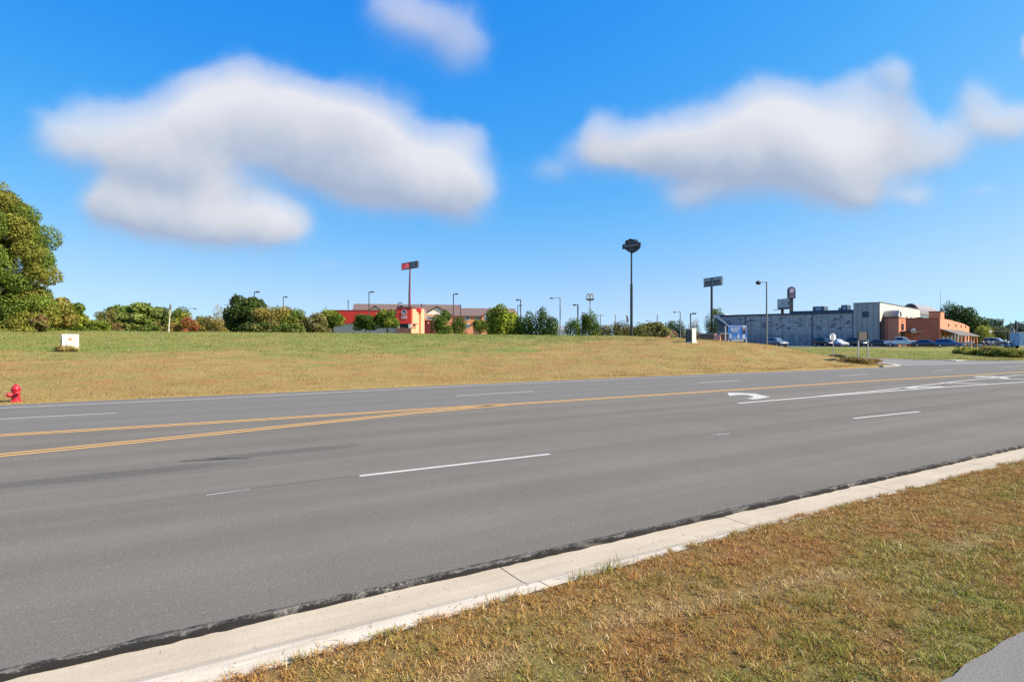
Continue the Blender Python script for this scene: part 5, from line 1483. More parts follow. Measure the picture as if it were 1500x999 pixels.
# low brick building with sunlit gable end, at the warehouse corner
d = 74; A = P(1060.5, 0, d); gz = ztf(A.x, d) - .3
fb = Frame((P(1054.8, 0, 75).x, 75), (-.90, .44), (.40, .92))
r = thing('brick_outbuilding', 'low brick outbuilding with a flat grey roof edge and one sunlit salmon gable', 'outbuilding', (fb.O.x, 75, gz + .3))
zw = CAMH - (489.6 - HY) * 75 / F
B0 = P(1054.6, 0, 74.5); B1 = P(1061.6, 0, 75.0)
brickmat('old_brick', (.17, .085, .06), (.22, .11, .08), (.20, .17, .15), 3)
W2 = P(1024, 0, 84)
wall(MB(), (W2.x, 84), (B0.x, 74.6), gz, zw, 2.4).build('wall', MATS['old_brick'], r)
b_ = MB(); wall(b_, (W2.x - .2, 83.8), (B0.x - .05, 74.4), zw + .003, zw + .16, 2.6); b_.build('roof', mat('flat_roof_grey', (.27, .25, .24), .8), r)
zp = CAMH - (488.2 - HY) * 75 / F; gx = (B0.x + B1.x) / 2
b_ = MB(); b_.prism([(B0.x, 74.4, gz), (B1.x, 75.3, gz), (B1.x, 75.3, zw - .08), (gx, 74.85, zp), (B0.x, 74.4, zw - .08)], (-.5, .86, 0))
b_.build('gable_end', mat('sunlit_end', (.62, .29, .20), .85), r)  # brick end coloured lighter for the sun falling on it

# ---- warehouse
Cc = P(1287, 0, 125); a_dir = Vector((-math.sin(R(50)), math.cos(R(50)), 0)); b_dir = Vector((math.sin(R(44)), math.cos(R(44)), 0))
fw = Frame((Cc.x, 125), -a_dir, b_dir); gz = ztf(Cc.x, 125) - .3
r = thing('warehouse', 'long grey metal warehouse with stained panels and a taller sunlit end block', 'warehouse', (Cc.x, 125, gz + .3))


def corrugated(name, col, ang, pitch=.45, stain=.0, dark=(.05, .07, .11)):
    m, nt, b, out = newmat(name)
    tc = nd(nt, 'ShaderNodeTexCoord'); sep = nd(nt, 'ShaderNodeSeparateXYZ'); nt.links.new(tc.outputs['Object'], sep.inputs[0])
    h = math_n(nt, 'ADD', math_n(nt, 'MULTIPLY', sep.outputs[0], math.cos(ang)), math_n(nt, 'MULTIPLY', sep.outputs[1], math.sin(ang)))
    cb = nd(nt, 'ShaderNodeCombineXYZ'); nt.links.new(h, cb.inputs[0]); nt.links.new(sep.outputs[2], cb.inputs[1])
    n1 = noise_n(nt, cb.outputs[0], .5, 5, .6)
    c = mix_n(nt, range_n(nt, n1, .3, .7), tuple(x * .85 for x in col), tuple(min(1, x * 1.12) for x in col))
    pan = nd(nt, 'ShaderNodeTexBrick'); nt.links.new(cb.outputs[0], pan.inputs[0]); pan.offset = 0
    pan.inputs['Scale'].default_value = 1; pan.inputs['Brick Width'].default_value = pitch * 2; pan.inputs['Row Height'].default_value = 30; pan.inputs['Mortar Size'].default_value = .07
    pan.inputs['Color1'].default_value = (1, 1, 1, 1); pan.inputs['Color2'].default_value = (.86, .86, .88, 1); pan.inputs['Mortar'].default_value = (.45, .45, .47, 1)
    c = mix_n(nt, .8, c, pan.outputs[0], 'MULTIPLY')
    if stain:
        # ghost marks of old panels, in a band, and grime low down
        blk = nt.nodes.new('ShaderNodeTexNoise'); blk.inputs['Scale'].default_value = 1; blk.inputs['Detail'].default_value = 5; blk.inputs['Roughness'].default_value = .7
        mp = nd(nt, 'ShaderNodeMapping'); mp.inputs['Scale'].default_value = (.75, 1.6, 1); nt.links.new(cb.outputs[0], mp.inputs[0]); nt.links.new(mp.outputs[0], blk.inputs['Vector'])
        z = sep.outputs[2]
        band = math_n(nt, 'MULTIPLY', range_n(nt, z, 3.2, 3.9), range_n(nt, z, 6.9, 6.2))
        f = math_n(nt, 'MULTIPLY', range_n(nt, blk.outputs[0], .50, .60, 0, .85), math_n(nt, 'ADD', math_n(nt, 'MULTIPLY', band, .75), .25))
        c = mix_n(nt, f, c, dark)
        st = nt.nodes.new('ShaderNodeTexNoise'); st.inputs['Scale'].default_value = 1; st.inputs['Detail'].default_value = 5
        mp2 = nd(nt, 'ShaderNodeMapping'); mp2.inputs['Scale'].default_value = (1.6, .25, 1); nt.links.new(cb.outputs[0], mp2.inputs[0]); nt.links.new(mp2.outputs[0], st.inputs['Vector'])
        low = math_n(nt, 'MULTIPLY', range_n(nt, z, 3.6, 2.2), range_n(nt, st.outputs[0], .38, .6, .25, 1))
        c = mix_n(nt, math_n(nt, 'MULTIPLY', low, .75), c, (.11, .14, .21))
        ln = nd(nt, 'ShaderNodeTexBrick'); nt.links.new(cb.outputs[0], ln.inputs[0]); ln.inputs['Scale'].default_value = 1
        ln.inputs['Brick Width'].default_value = 4.2; ln.inputs['Row Height'].default_value = 1.15; ln.inputs['Mortar Size'].default_value = .05
        ln.inputs['Color1'].default_value = (1, 1, 1, 1); ln.inputs['Color2'].default_value = (.92, .92, .92, 1); ln.inputs['Mortar'].default_value = (.7, .7, .72, 1)
        c = mix_n(nt, .7, c, ln.outputs[0], 'MULTIPLY')
    nt.links.new(c, b.inputs['Base Color']); b.inputs['Roughness'].default_value = .55
    MATS[name] = m
    return m


angA = math.atan2(-a_dir.y, -a_dir.x); angB = math.atan2(b_dir.y, b_dir.x)
M_WH = corrugated('stained_panels', (.42, .42, .41), angA, 1.2, 1)
M_TW = corrugated('grey_cladding', (.34, .35, .33), angA, .5)
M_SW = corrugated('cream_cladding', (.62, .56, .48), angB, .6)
xl = fw.at(1045); xt = fw.at(1250); zm = fw.z(1250, 459.2, .15); zt_ = fw.z(1287, 443.4)
fw.box(MB(), xl, xt, .15, 24, gz, zm).build('wall', M_WH, r)
fw.box(MB(), xl - .1, xt, .0, 24, zm, zm + .38).build('parapet', mat('parapet_blue', (.055, .075, .11), .6, var=.1), r)
fw.box(MB(), xl - .15, fw.at(1062), .02, 10, zm + .381, zm + .62).build('roof_coping', mat('coping', (.45, .44, .42), .7), r)
x0 = fw.at(1157, 2); fw.box(MB(), x0, xt, 2, 16, zm + .39, fw.z(1200, 455, 2)).build('roof_step', MATS['parapet_blue'], r)
for (pa, pb, ya, yb_) in ((1190.5, 1207, 449.2, 456), (1232, 1241, 447, 456.5), (1228, 1233, 451, 456)):
    x0, x1 = fw.at(pa, 3), fw.at(pb, 3)
    u_ = fw.box(MB(), x0, x1, 3, 6, fw.z(pa, yb_, 3), fw.z(pa, ya, 3)).build('roof_unit', mat('unit_dark', (.06, .085, .12), .5), r)
    fw.box(MB(), x0 + (x1 - x0) * .25, x1 - (x1 - x0) * .25, 2.97, 3.05, fw.z(pa, yb_ - 1, 3), fw.z(pa, ya + 1.5, 3)).build('unit_grille', mat('unit_pale', (.30, .36, .42), .5), u_)
fw.box(MB(), xt, 0, 0, 24, gz, zt_).build('end_block', M_TW, r)
fw.box(MB(), xt - .08, .0, -.06, 24, zt_, zt_ + .12).build('end_block_trim', mat('bronze_trim', (.09, .075, .07), .6), r)
x0, x1 = fw.at(1263), fw.at(1272.3)
w_ = fw.box(MB(), x0, x1, -.06, .05, fw.z(1268, 465, 0), fw.z(1268, 456.4, 0)).build('window', M_DARKTRIM, r)
fw.box(MB(), x0 + .1, x1 - .1, -.08, -.061, fw.z(1268, 465, 0) + .1, fw.z(1268, 456.4, 0) - .1).build('pane', mat('dark_pane', (.03, .05, .08), .2), w_)
for px in (1091.5, 1189.6, 1249.4):
    x0 = fw.at(px); fw.box(MB(), x0 - .07, x0 + .07, .03, .149, gz, zm - .02).build('downpipe', M_DARKTRIM, r)
# sunlit side wall with slit windows
M_len = 42
fw.box(MB(), .003, .22, .05, M_len, gz, zt_ - .003).build('side_wall', M_SW, r)
fw.box(MB(), -.05, .30, .03, M_len, zt_, zt_ + .16).build('side_trim', MATS['bronze_trim'], r)
for px, y0, y1 in ((1326.7, 463.3, 468.5), (1333, 464, 469), (1339, 465, 469)):
    k_ = (px - 750) / F
    t_ = (k_ * fw.O.y - fw.O.x) / (fw.b.x - k_ * fw.b.y); dd = fw(0, t_).y
    fw.box(MB(), .2, .25, t_ - .8, t_ + .8, CAMH - (y1 - HY) * dd / F, CAMH - (y0 - HY) * dd / F).build('slit_window', M_GLASS, r)
# barrel canopy over the side door
tw = 4.2; o_ = fw(.22, tw); outv = Vector((math.sin(R(163)), math.cos(R(163)), 0)); dd = o_.y
zs = CAMH - (464.5 - HY) * 127 / F; rc = 1.4; Lc = 3.6
b_ = MB(); K = 12
for i in range(K):
    t0, t1 = math.pi * i / K, math.pi * (i + 1) / K
    q4 = [o_ + fw.b * (rr * math.cos(t)) + UP * (zs + rr * .92 * math.sin(t)) for rr, t in ((rc, t0), (rc + .12, t0), (rc + .12, t1), (rc, t1))]
    b_.prism(q4, outv * Lc)
b_.build('barrel_canopy', mat('canopy_ribbed', (.26, .26, .25), .5, var=.2, scale=2.5, stretch=(3, 3, .4)), r)
b_ = MB()
for i in range(K):
    t0, t1 = math.pi * i / K, math.pi * (i + 1) / K
    q4 = [o_ + outv * (Lc + .003) + fw.b * (rr * math.cos(t)) + UP * (zs + rr * .92 * math.sin(t)) for rr, t in ((rc - .12, t0), (rc + .2, t0), (rc + .2, t1), (rc - .12, t1))]
    b_.prism(q4, outv * .12)
b_.build('canopy_rim', mat('canopy_white', (.74, .70, .64), .6), r)
pl = [o_ + outv * (Lc - .25) + fw.b * ((rc - .02) * math.cos(math.pi * i / K)) + UP * (zs + (rc - .02) * .92 * math.sin(math.pi * i / K)) for i in range(K + 1)]
MB().prism(pl, outv * .1).build('canopy_glazing', mat('canopy_glass', (.46, .50, .52), .3), r)
b_ = MB(); b_.prism([o_ + fw.b * -rc + UP * gz, o_ + fw.b * rc + UP * gz, o_ + fw.b * rc + UP * (zs - .02), o_ + fw.b * -rc + UP * (zs - .02)], outv * (Lc - .5))
b_.build('canopy_shade_block', mat('door_shade_brown', (.10, .065, .055), .7), r)  # dark brown block put in for the shade beneath the canopy
# annex with a steep bluish roof at the far end
an = thing('annex', 'blue-grey lean-to annex with a steep roof edge at the far end of the warehouse', 'annex', (fw(xl, 0).x, fw(xl, 0).y, gz + .3))
Af = Frame(fw(fw.at(1047, -3), -3), fw.e, fw.b)
X1 = Af.at(1066.5)
Af.box(MB(), 0, X1, .1, 2.9, gz, Af.z(1056, 478)).build('wall', mat('annex_wall', (.13, .15, .18), .7), an)
MB().prism([Af(-.3, -.2, Af.z(1047, 461.8)), Af(X1 + .3, -.2, Af.z(1066, 479.5)), Af(X1 + .3, -.2, Af.z(1066, 482.5)), Af(-.3, -.2, Af.z(1047, 467))], Af.b * 3).build('roof', mat('annex_roof', (.022, .04, .075), .5), an)
MB().prism([Af(.1, .05, Af.z(1056, 478) + .0), Af(X1, .05, Af.z(1056, 478) + .0), Af(.1, .05, Af.z(1047, 466))], Af.b * 2.6).build('gable', MATS['annex_wall'], an)
MB().prism([Af(-.1, -.3, Af.z(1047, 463)), Af(Af.at(1049.5), -.3, Af.z(1049.5, 466.3)), Af(Af.at(1049.2), -.3, Af.z(1049.2, 467.8)), Af(-.3, -.3, Af.z(1046, 464.2))], Af.b * .08).build('roof_highlight', M_WHITE, an)  # white sliver painted in as the highlight at the top of the slope
Af.box(MB(), Af.at(1052), Af.at(1055), -.02, .12, gz, Af.z(1053, 484)).build('door', mat('annex_door', (.20, .22, .26), .6), an)

# vaulted building behind
dV = 172; fv = Frame((P(1346.5, 0, dV).x, dV), (math.sin(R(128)), math.cos(R(128))), (math.sin(R(46)), math.cos(R(46))))
gz2 = ztf(fv.O.x, dV) - .3
r = thing('vaulted_building', 'dark building with a vaulted grey roof rising behind the cream cladding', 'building', (fv.O.x, dV, gz2 + .3))
xv = fv.at(1321); zsp = CAMH - (459 - HY) * dV / F; ztp = CAMH - (444.2 - HY) * dV / F; Rv = -xv / 2; Lv = 24
arc = [(xv / 2 - Rv * math.cos(math.pi * i / 14), zsp + (ztp - zsp) * math.sin(math.pi * i / 14)) for i in range(15)]
fv.box(MB(), xv + .2, -.2, .2, Lv, gz2, zsp).build('wall', mat('vault_wall', (.22, .27, .29), .6), r)
MB().prism([fv(a, .15, z) for a, z in arc], fv.b * .2).build('gable', mat('vault_gable', (.045, .055, .10), .5), r)
MB().prism([fv(a, -.2, z) for a, z in arc] + [fv(a, -.2, z - .0) for a, z in [(arc[-1][0] - .02, arc[-1][1] - .3)]] + [fv(xv / 2 - (Rv - .3) * math.cos(math.pi * i / 14), -.2, zsp + (ztp - zsp - .3) * math.sin(math.pi * i / 14)) for i in range(14, -1, -1)], fv.b * (Lv + .6)).build('roof', mat('vault_roof', (.22, .20, .21), .5), r)
for t_ in (4, 8, 12, 16, 20):
    fv.box(MB(), -.22, -.15, t_, t_ + 2.6, zsp - 1.6, zsp - .3).build('window', mat('vault_glass', (.20, .28, .30), .2), r)

# ---- brick showroom in front of the warehouse's sunlit end
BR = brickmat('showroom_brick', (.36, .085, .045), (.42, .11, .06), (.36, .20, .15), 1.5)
M_COR2 = mat('sunlit_brick', (.58, .22, .12), .85, var=.08, scale=1)  # brighter copy of the brick, sunlight put into its colour
Dc = P(1375, 0, 121.5); Da = P(1297.3, 0, 123.6); gz = ztf(Dc.x, 121.5) - .3
e_ = Vector((Dc.x - Da.x, -2.1, 0)).normalized()
fs = Frame((Dc.x, 121.5), e_, (math.sin(R(43)), math.cos(R(43))))
r = thing('brick_showroom', 'orange-brick showroom with a porch and a white letter plaque, cars parked along it', 'showroom', (Dc.x, 121.5, gz + .3))
xs = fs.at(1297.3); zw = fs.z(1375, 466.7)
fs.box(MB(), xs, 0, 0, 20, gz, zw).build('wall', BR, r)
fs.box(MB(), xs - .1, .1, -.08, 20, zw, zw + .14).build('coping', mat('brick_coping', (.22, .08, .06), .8), r)
x0 = fs.at(1294.5); fs.box(MB(), x0 - .6, xs - .02, .6, 6, gz, zw - .1).build('recess_wall', MATS['door_shade_brown'], r)  # dark brown colour stands for the shade in this recess
# side wing with curved-looking top, sunlit
sl_ = 50
pts = [(0, zw), (12, zw - .02), (25, zw - .12), (38, zw - .38), (sl_, zw - .95)]
b_ = MB()
for (t0, z0), (t1, z1) in zip(pts, pts[1:]):
    b_.prism([fs(.02, t0, gz), fs(.02, t1, gz), fs(.02, t1, z1), fs(.02, t0, z0)], fs.e * .25)
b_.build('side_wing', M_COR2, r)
for px, py in ((1387, 476.5), (1398, 477), (1405.5, 478), (1412, 479)):
    k_ = (px - 750) / F; t_ = (k_ * fs.O.y - fs.O.x) / (fs.b.x - k_ * fs.b.y); dd = fs(0, t_).y; zc = CAMH - (py - HY) * dd / F
    MB().tube(fs(.25, t_, zc), fs(.36, t_, zc), .32, n=12).build('wall_lantern', M_DARKTRIM, r)
# porch along the wing
ov = Vector((math.sin(R(133)), math.cos(R(133)), 0)); zp0, zp1 = CAMH - (481.5 - HY) * 122 / F, CAMH - (490.0 - HY) * 122 / F
pw = 3.0
top = [fs(.27, .2, zp0), fs(.27, 36, zp0)]; eav = [fs(.27, -.6, zp1) + ov * pw, fs(.27, 40, zp1 - .1) + ov * pw]
b_ = MB(); b_.add([top[0], top[1], eav[1], eav[0], top[0] - UP * .15, top[1] - UP * .15, eav[1] - UP * .22, eav[0] - UP * .22],
                  [(0, 1, 2, 3), (7, 6, 5, 4), (0, 3, 7, 4), (1, 5, 6, 2), (3, 2, 6, 7)])
b_.build('porch_roof', mat('porch_shingle', (.12, .108, .10), .85, var=.15, scale=1), r)
for t_ in (1.5, 7, 13, 19, 25, 31, 38):
    c_ = fs(.27, t_, 0) + ov * (pw - .4); zz1 = zp1 - .2; gg = ztf(c_.x, c_.y)
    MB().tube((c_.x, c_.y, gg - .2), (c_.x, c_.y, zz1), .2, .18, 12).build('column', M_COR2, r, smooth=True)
b_ = MB()
for t_ in range(3, 48, 6):
    w_ = fs.box(MB(), .275, .33, t_, t_ + 2.6, gz + .8, gz + 3.2).build('window', M_GLASS, r)
# entry tower turned to the sun
et = Frame((P(1316.6, 0, 121.6).x, 121.6), (math.sin(R(62)), math.cos(R(62))))
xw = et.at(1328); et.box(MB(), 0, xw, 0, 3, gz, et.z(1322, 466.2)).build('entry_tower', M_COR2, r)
et.box(MB(), -.08, xw + .08, -.08, 3.1, et.z(1322, 466.2), et.z(1322, 465.2)).build('entry_coping', MATS['brick_coping'], r)
et.box(MB(), et.at(1320.2), et.at(1323.7), -.05, .03, et.z(1322, 483.6), et.z(1322, 474.4)).build('entry_window', M_GLASS, r)
et.box(MB(), et.at(1319.3), et.at(1326), -.04, .03, gz, et.z(1322, 487)).build('entry_door', MATS['door_shade_brown'], r)
et.box(MB(), et.at(1318.5), et.at(1337), -2.0, -.06, et.z(1322, 486.6), et.z(1322, 485.2)).build('entry_canopy', M_DARKTRIM, r)
et.box(MB(), et.at(1321.3), et.at(1322.5), -.06, .03, et.z(1322, 471.6), et.z(1322, 470)).build('entry_lamp', M_DARKTRIM, r)
# white plaque with a letter
xp = fs.at(1340); pl_ = fs.box(MB(), fs.at(1336.2), fs.at(1343.7), -.9, -.72, fs.z(1340, 488), fs.z(1340, 487)).build('plaque_base', mat('plaque_white', (.78, .78, .76), .6), r)
K = 18; b_ = MB(); zc = fs.z(1339, 484); kk = 121 / F
for i in range(K):
    a0, a1 = 2 * math.pi * i / K, 2 * math.pi * (i + 1) / K
    b_.prism([fs(fs.at(1338.8) + rr * kk * math.cos(a), -.9, zc + rr * kk * math.sin(a)) for rr, a in ((1.0, a0), (2.9, a0), (2.9, a1), (1.0, a1))], fs.b * .12)
b_.build('plaque_letter', MATS['plaque_white'], r)
# orange roof block behind and aerial
k0 = P(1360, 0, 146); fk = Frame((P(1377.8, 0, 146).x, 146), e_, fs.b)
fk.box(MB(), fk.at(1360.5), 0, 0, 6, zw - 1.5, fk.z(1370, 457)).build('roof_block', M_COR2, r)
fk.box(MB(), fk.at(1360.5) - .1, .1, -.1, 6.1, fk.z(1370, 457), fk.z(1370, 456)).build('roof_block_coping', MATS['brick_coping'], r)
for (pa, pb, ya, yb_) in ((1342.5, 1351, 466.2, 469), (1355, 1364, 467.5, 470)):
    fs.box(MB(), fs.at(pa, 6), fs.at(pb, 6), 6, 8, zw, fs.z(pa, ya - 1.5, 6)).build('roof_unit', M_DARKTRIM, r)
q_ = fk(fk.at(1375), 3); zb_ = fk.z(1375, 457)
MB().tube(q_ + UP * zb_, q_ + UP * (CAMH - (427 - HY) * 149 / F), .06, .035, 8).build('aerial', M_GALV, r)

# ================================================================== vehicles
M_TYRE = mat('tyre', (.018, .018, .018), .85); M_RIM = mat('wheel_rim', (.4, .4, .41), .35, metal=.7); M_CARGLASS = mat('car_glass', (.012, .015, .02), .08, spec=.6)
M_HEAD = mat('headlamp', (.6, .62, .65), .1); M_TAIL = mat('tail_lamp', (.35, .01, .01), .2); M_UNDER = mat('car_under', (.015, .015, .016), .7)

SHAPES = {   # stations: x, belt z, roof z, roof half width
    'sedan': (1.80, .30, [(-2.32, .66, .70, .62), (-2.22, .94, .97, .7), (-1.75, 1.0, 1.04, .7), (-1.05, .98, 1.40, .56), (-.2, .97, 1.46, .57), (.35, .96, 1.42, .56), (1.1, .94, 1.0, .68), (1.9, .84, .87, .7), (2.25, .68, .71, .66), (2.33, .5, .53, .6)]),
    'hatch': (1.82, .32, [(-2.05, .7, .74, .62), (-2.0, 1.0, 1.05, .66), (-1.75, 1.02, 1.46, .56), (-.8, 1.0, 1.56, .58), (.25, .98, 1.52, .57), (.6, .97, 1.40, .57), (1.2, .95, 1.02, .68), (1.85, .82, .86, .7), (2.1, .64, .67, .64), (2.16, .5, .52, .6)]),
    'suv': (1.95, .38, [(-2.38, .8, .84, .7), (-2.3, 1.12, 1.15, .74), (-2.05, 1.15, 1.72, .62), (-1.0, 1.13, 1.82, .66), (.2, 1.12, 1.80, .66), (.65, 1.1, 1.66, .64), (1.15, 1.08, 1.14, .78), (2.1, 1.0, 1.04, .8), (2.4, .8, .83, .76), (2.46, .6, .62, .7)]),
    'pickup': (2.0, .48, [(-2.9, .9, .92, .9), (-2.85, 1.2, 1.21, .92), (-1.16, 1.22, 1.23, .92), (-1.12, 1.22, 1.80, .68), (-.9, 1.22, 1.92, .68), (.35, 1.2, 1.94, .68), (.75, 1.19, 1.82, .66), (1.35, 1.18, 1.24, .86), (2.5, 1.12, 1.17, .86), (2.85, .95, 1.0, .84), (2.92, .66, .68, .8)]),
}


def make_car(name, kind, label, paint, loc, heading, cat='car', light=M_HEAD, group=None, bars=False):
    """heading: compass azimuth (degrees) the bonnet points to"""
    W, zb, st = SHAPES[kind]; hw = W / 2
    r = thing(name, label, cat, loc, group); r.rotation_euler.z = R(90 - heading)
    b_ = MB(); vs = []
    K = 6
    for i, (x, zl, zr_, rw) in enumerate(st):
        e = .12 if i in (0, len(st) - 1) else .0
        w_ = hw - e
        half = [(w_ * .9, zb), (w_ * .985, zb + .16), (w_, (zb + zl) / 2 + .05), (w_ * .97, zl), (min(rw, w_ * .95), zr_ - .03), (min(rw, w_ * .95) * .8, zr_)]
        vs += [(x, y, z) for y, z in half] + [(x, -y, z) for y, z in reversed(half)]
    n = 2 * K; fs_ = []
    for i in range(len(st) - 1):
        for j in range(n):
            fs_.append((i * n + j, i * n + (j + 1) % n, (i + 1) * n + (j + 1) % n, (i + 1) * n + j))
    fs_ += [tuple(range(n)), tuple(range(len(st) * n - 1, (len(st) - 1) * n - 1, -1))]
    b_.add(vs, fs_); body = b_.build('body', paint, r, smooth=True, local=True)
    # glass: quads just outside the greenhouse
    V_ = lambda i, j: Vector(vs[i * n + j])
    gs = [i for i, s_ in enumerate(st) if s_[2] - s_[1] > .3]
    g0, g1 = gs[0], gs[-1]
    for sgn in (1, -1):
        b_ = MB(); lo, hi = (3, 4) if sgn > 0 else (n - 4, n - 5)
        for i in range(g0 - 1, g1 + 1):
            A0, A1, B1, B0 = V_(i, lo), V_(i + 1, lo), V_(i + 1, hi), V_(i, hi)
            if i == g0 - 1 and kind == 'pickup': continue
            def lp(a, c, t): return a + (c - a) * t
            o_ = Vector((0, sgn * .012, .004))
            ta = .12 if B0.z - A0.z > .3 else .02; tb = .12 if B1.z - A1.z > .3 else .02
            ka, kb = (.06, .94)
            p0, p1 = lp(lp(A0, A1, ka), lp(B0, B1, ka), .14), lp(lp(A0, A1, kb), lp(B0, B1, kb), .14)
            p2, p3 = lp(lp(A0, A1, kb), lp(B0, B1, kb), .88), lp(lp(A0, A1, ka), lp(B0, B1, ka), .88)
            b_.quad(p0 + o_, p1 + o_, p2 + o_, p3 + o_)
        b_.build('side_glass', M_CARGLASS, r, local=True)
    for nm, i, o_ in (('windscreen', g1, Vector((.012, 0, .012))), ('rear_glass', g0 - 1, Vector((-.012, 0, .012)))):
        if st[i + 1][0] - st[i][0] < .02: continue
        up, dn = (i, i + 1) if nm == 'windscreen' else (i + 1, i)
        pts = [V_(dn, 4).lerp(V_(up, 4), .1), V_(dn, 7).lerp(V_(up, 7), .1), V_(up, 7).lerp(V_(dn, 7), .06), V_(up, 4).lerp(V_(dn, 4), .06)]
        pts = [Vector((p_.x, p_.y * .93, p_.z)) + o_ for p_ in pts]
        MB().quad(*pts).build(nm, M_CARGLASS, r, local=True)
    rw_ = .40 if kind in ('pickup', 'suv') else .33
    xf, xr = st[-1][0] - .92, st[0][0] + (1.12 if kind == 'pickup' else .85)
    for x in (xf, xr):
        for sgn in (1, -1):
            wc = (x, sgn * (hw - .10), rw_)
            w_ = MB().tube((x, sgn * (hw - .23), rw_), (x, sgn * (hw + .012), rw_), rw_, n=20).build('wheel', M_TYRE, r, smooth=True, local=True)
            MB().tube((x, sgn * (hw + .013), rw_), (x, sgn * (hw + .03), rw_), rw_ * .62, n=14).build('rim', M_RIM, w_, local=True)
    xe, ze = st[-1][0], st[-2][1]
    for sgn in (1, -1):
        MB().box((st[-2][0] + .01, sgn * hw * .68, ze - .06), (.16, .42, .17)).build('headlight', light, r, local=True)
        MB().box((st[0][0] + .03, sgn * hw * .72, st[0][1] + .05), (.12, .32, .2)).build('tail_light', M_TAIL, r, local=True)
    MB().box((xe - .0, 0, zb + .22), (.06, W * .62, .2 if kind != 'pickup' else .34)).build('grille', M_UNDER, r, local=True)
    MB().box(((xe + st[0][0]) / 2, 0, zb - .02), (xe - st[0][0] - .4, W * .8, .12)).build('underbody', M_UNDER, r, local=True)
    if kind == 'pickup':
        MB().box((-2.0, 0, 1.235), (1.55, W * .78, .02)).build('bed_well', M_UNDER, r, local=True)
        MB().box((2.90, 0, .72), (.14, W * .95, .16)).build('bumper', mat('chrome', (.6, .6, .6), .2, metal=.8), r, local=True)
        for sgn in (1, -1): MB().box((.95, sgn * (hw + .12), 1.32), (.1, .2, .22)).build('mirror', paint, r, local=True)
    else:
        for sgn in (1, -1): MB().box((st[g1][0] + .25, sgn * (hw + .07), st[g1][1] + .06), (.12, .16, .12)).build('mirror', paint, r, local=True)
    return r


def carpaint(name, col): return mat(name, col, .25, var=.03, coat=.6, spec=.5)
CG_ = 'cars parked before the warehouse and showroom'
def park(px, d, **k):
    x = (px - 750) / F * d; return (x, d, ztf(x, d) + .04)
make_car('pickup_truck', 'pickup', 'white crew-cab pickup parked at the brick entry tower', carpaint('paint_white', (.62, .66, .74)), park(1320.5, 117), 126, 'pickup', group=CG_)
make_car('parked_car', 'sedan', 'dark blue saloon parked under the white letter plaque', carpaint('paint_navy', (.008, .035, .12)), park(1357, 114), 126, group=CG_)
make_car('parked_car', 'hatch', 'brighter blue hatchback parked by the first porch columns', carpaint('paint_blue', (.010, .075, .26)), park(1388.5, 110), 126, group=CG_)
make_car('parked_car', 'sedan', 'near-black saloon at the corner of the grey end block behind the pickup', carpaint('paint_black', (.018, .022, .035)), park(1290, 119), 126, group=CG_)
make_car('parked_car', 'suv', 'dark car in shade behind the two-post sign', carpaint('paint_black2', (.014, .018, .03)), park(1256, 122), 168, group=CG_)
make_car('parked_car', 'hatch', 'white-fronted car partly hidden by the octagonal sign', carpaint('paint_silver', (.50, .52, .56)), park(1227, 122), 168, group=CG_)
make_car('parked_car', 'suv', 'black car in shade just before the octagonal sign', carpaint('paint_black3', (.012, .013, .02)), park(1207, 124), 168, group=CG_)
make_car('parked_car', 'suv', 'grey-blue estate with bright nose beside the tall thick street light', carpaint('paint_greyblue', (.10, .13, .17)), park(1137.5, 121), 168, group=CG_)
make_car('parked_car', 'suv', 'grey car parked beyond the motorcycles under the airy tree', carpaint('paint_grey', (.22, .23, .26)), park(1459, 132), 150, group=CG_)
make_car('parked_car', 'suv', 'dim grey car among the thickets before the tall shield sign', carpaint('paint_grey2', (.20, .22, .26)), park(886, 175), 95, group=CG_)

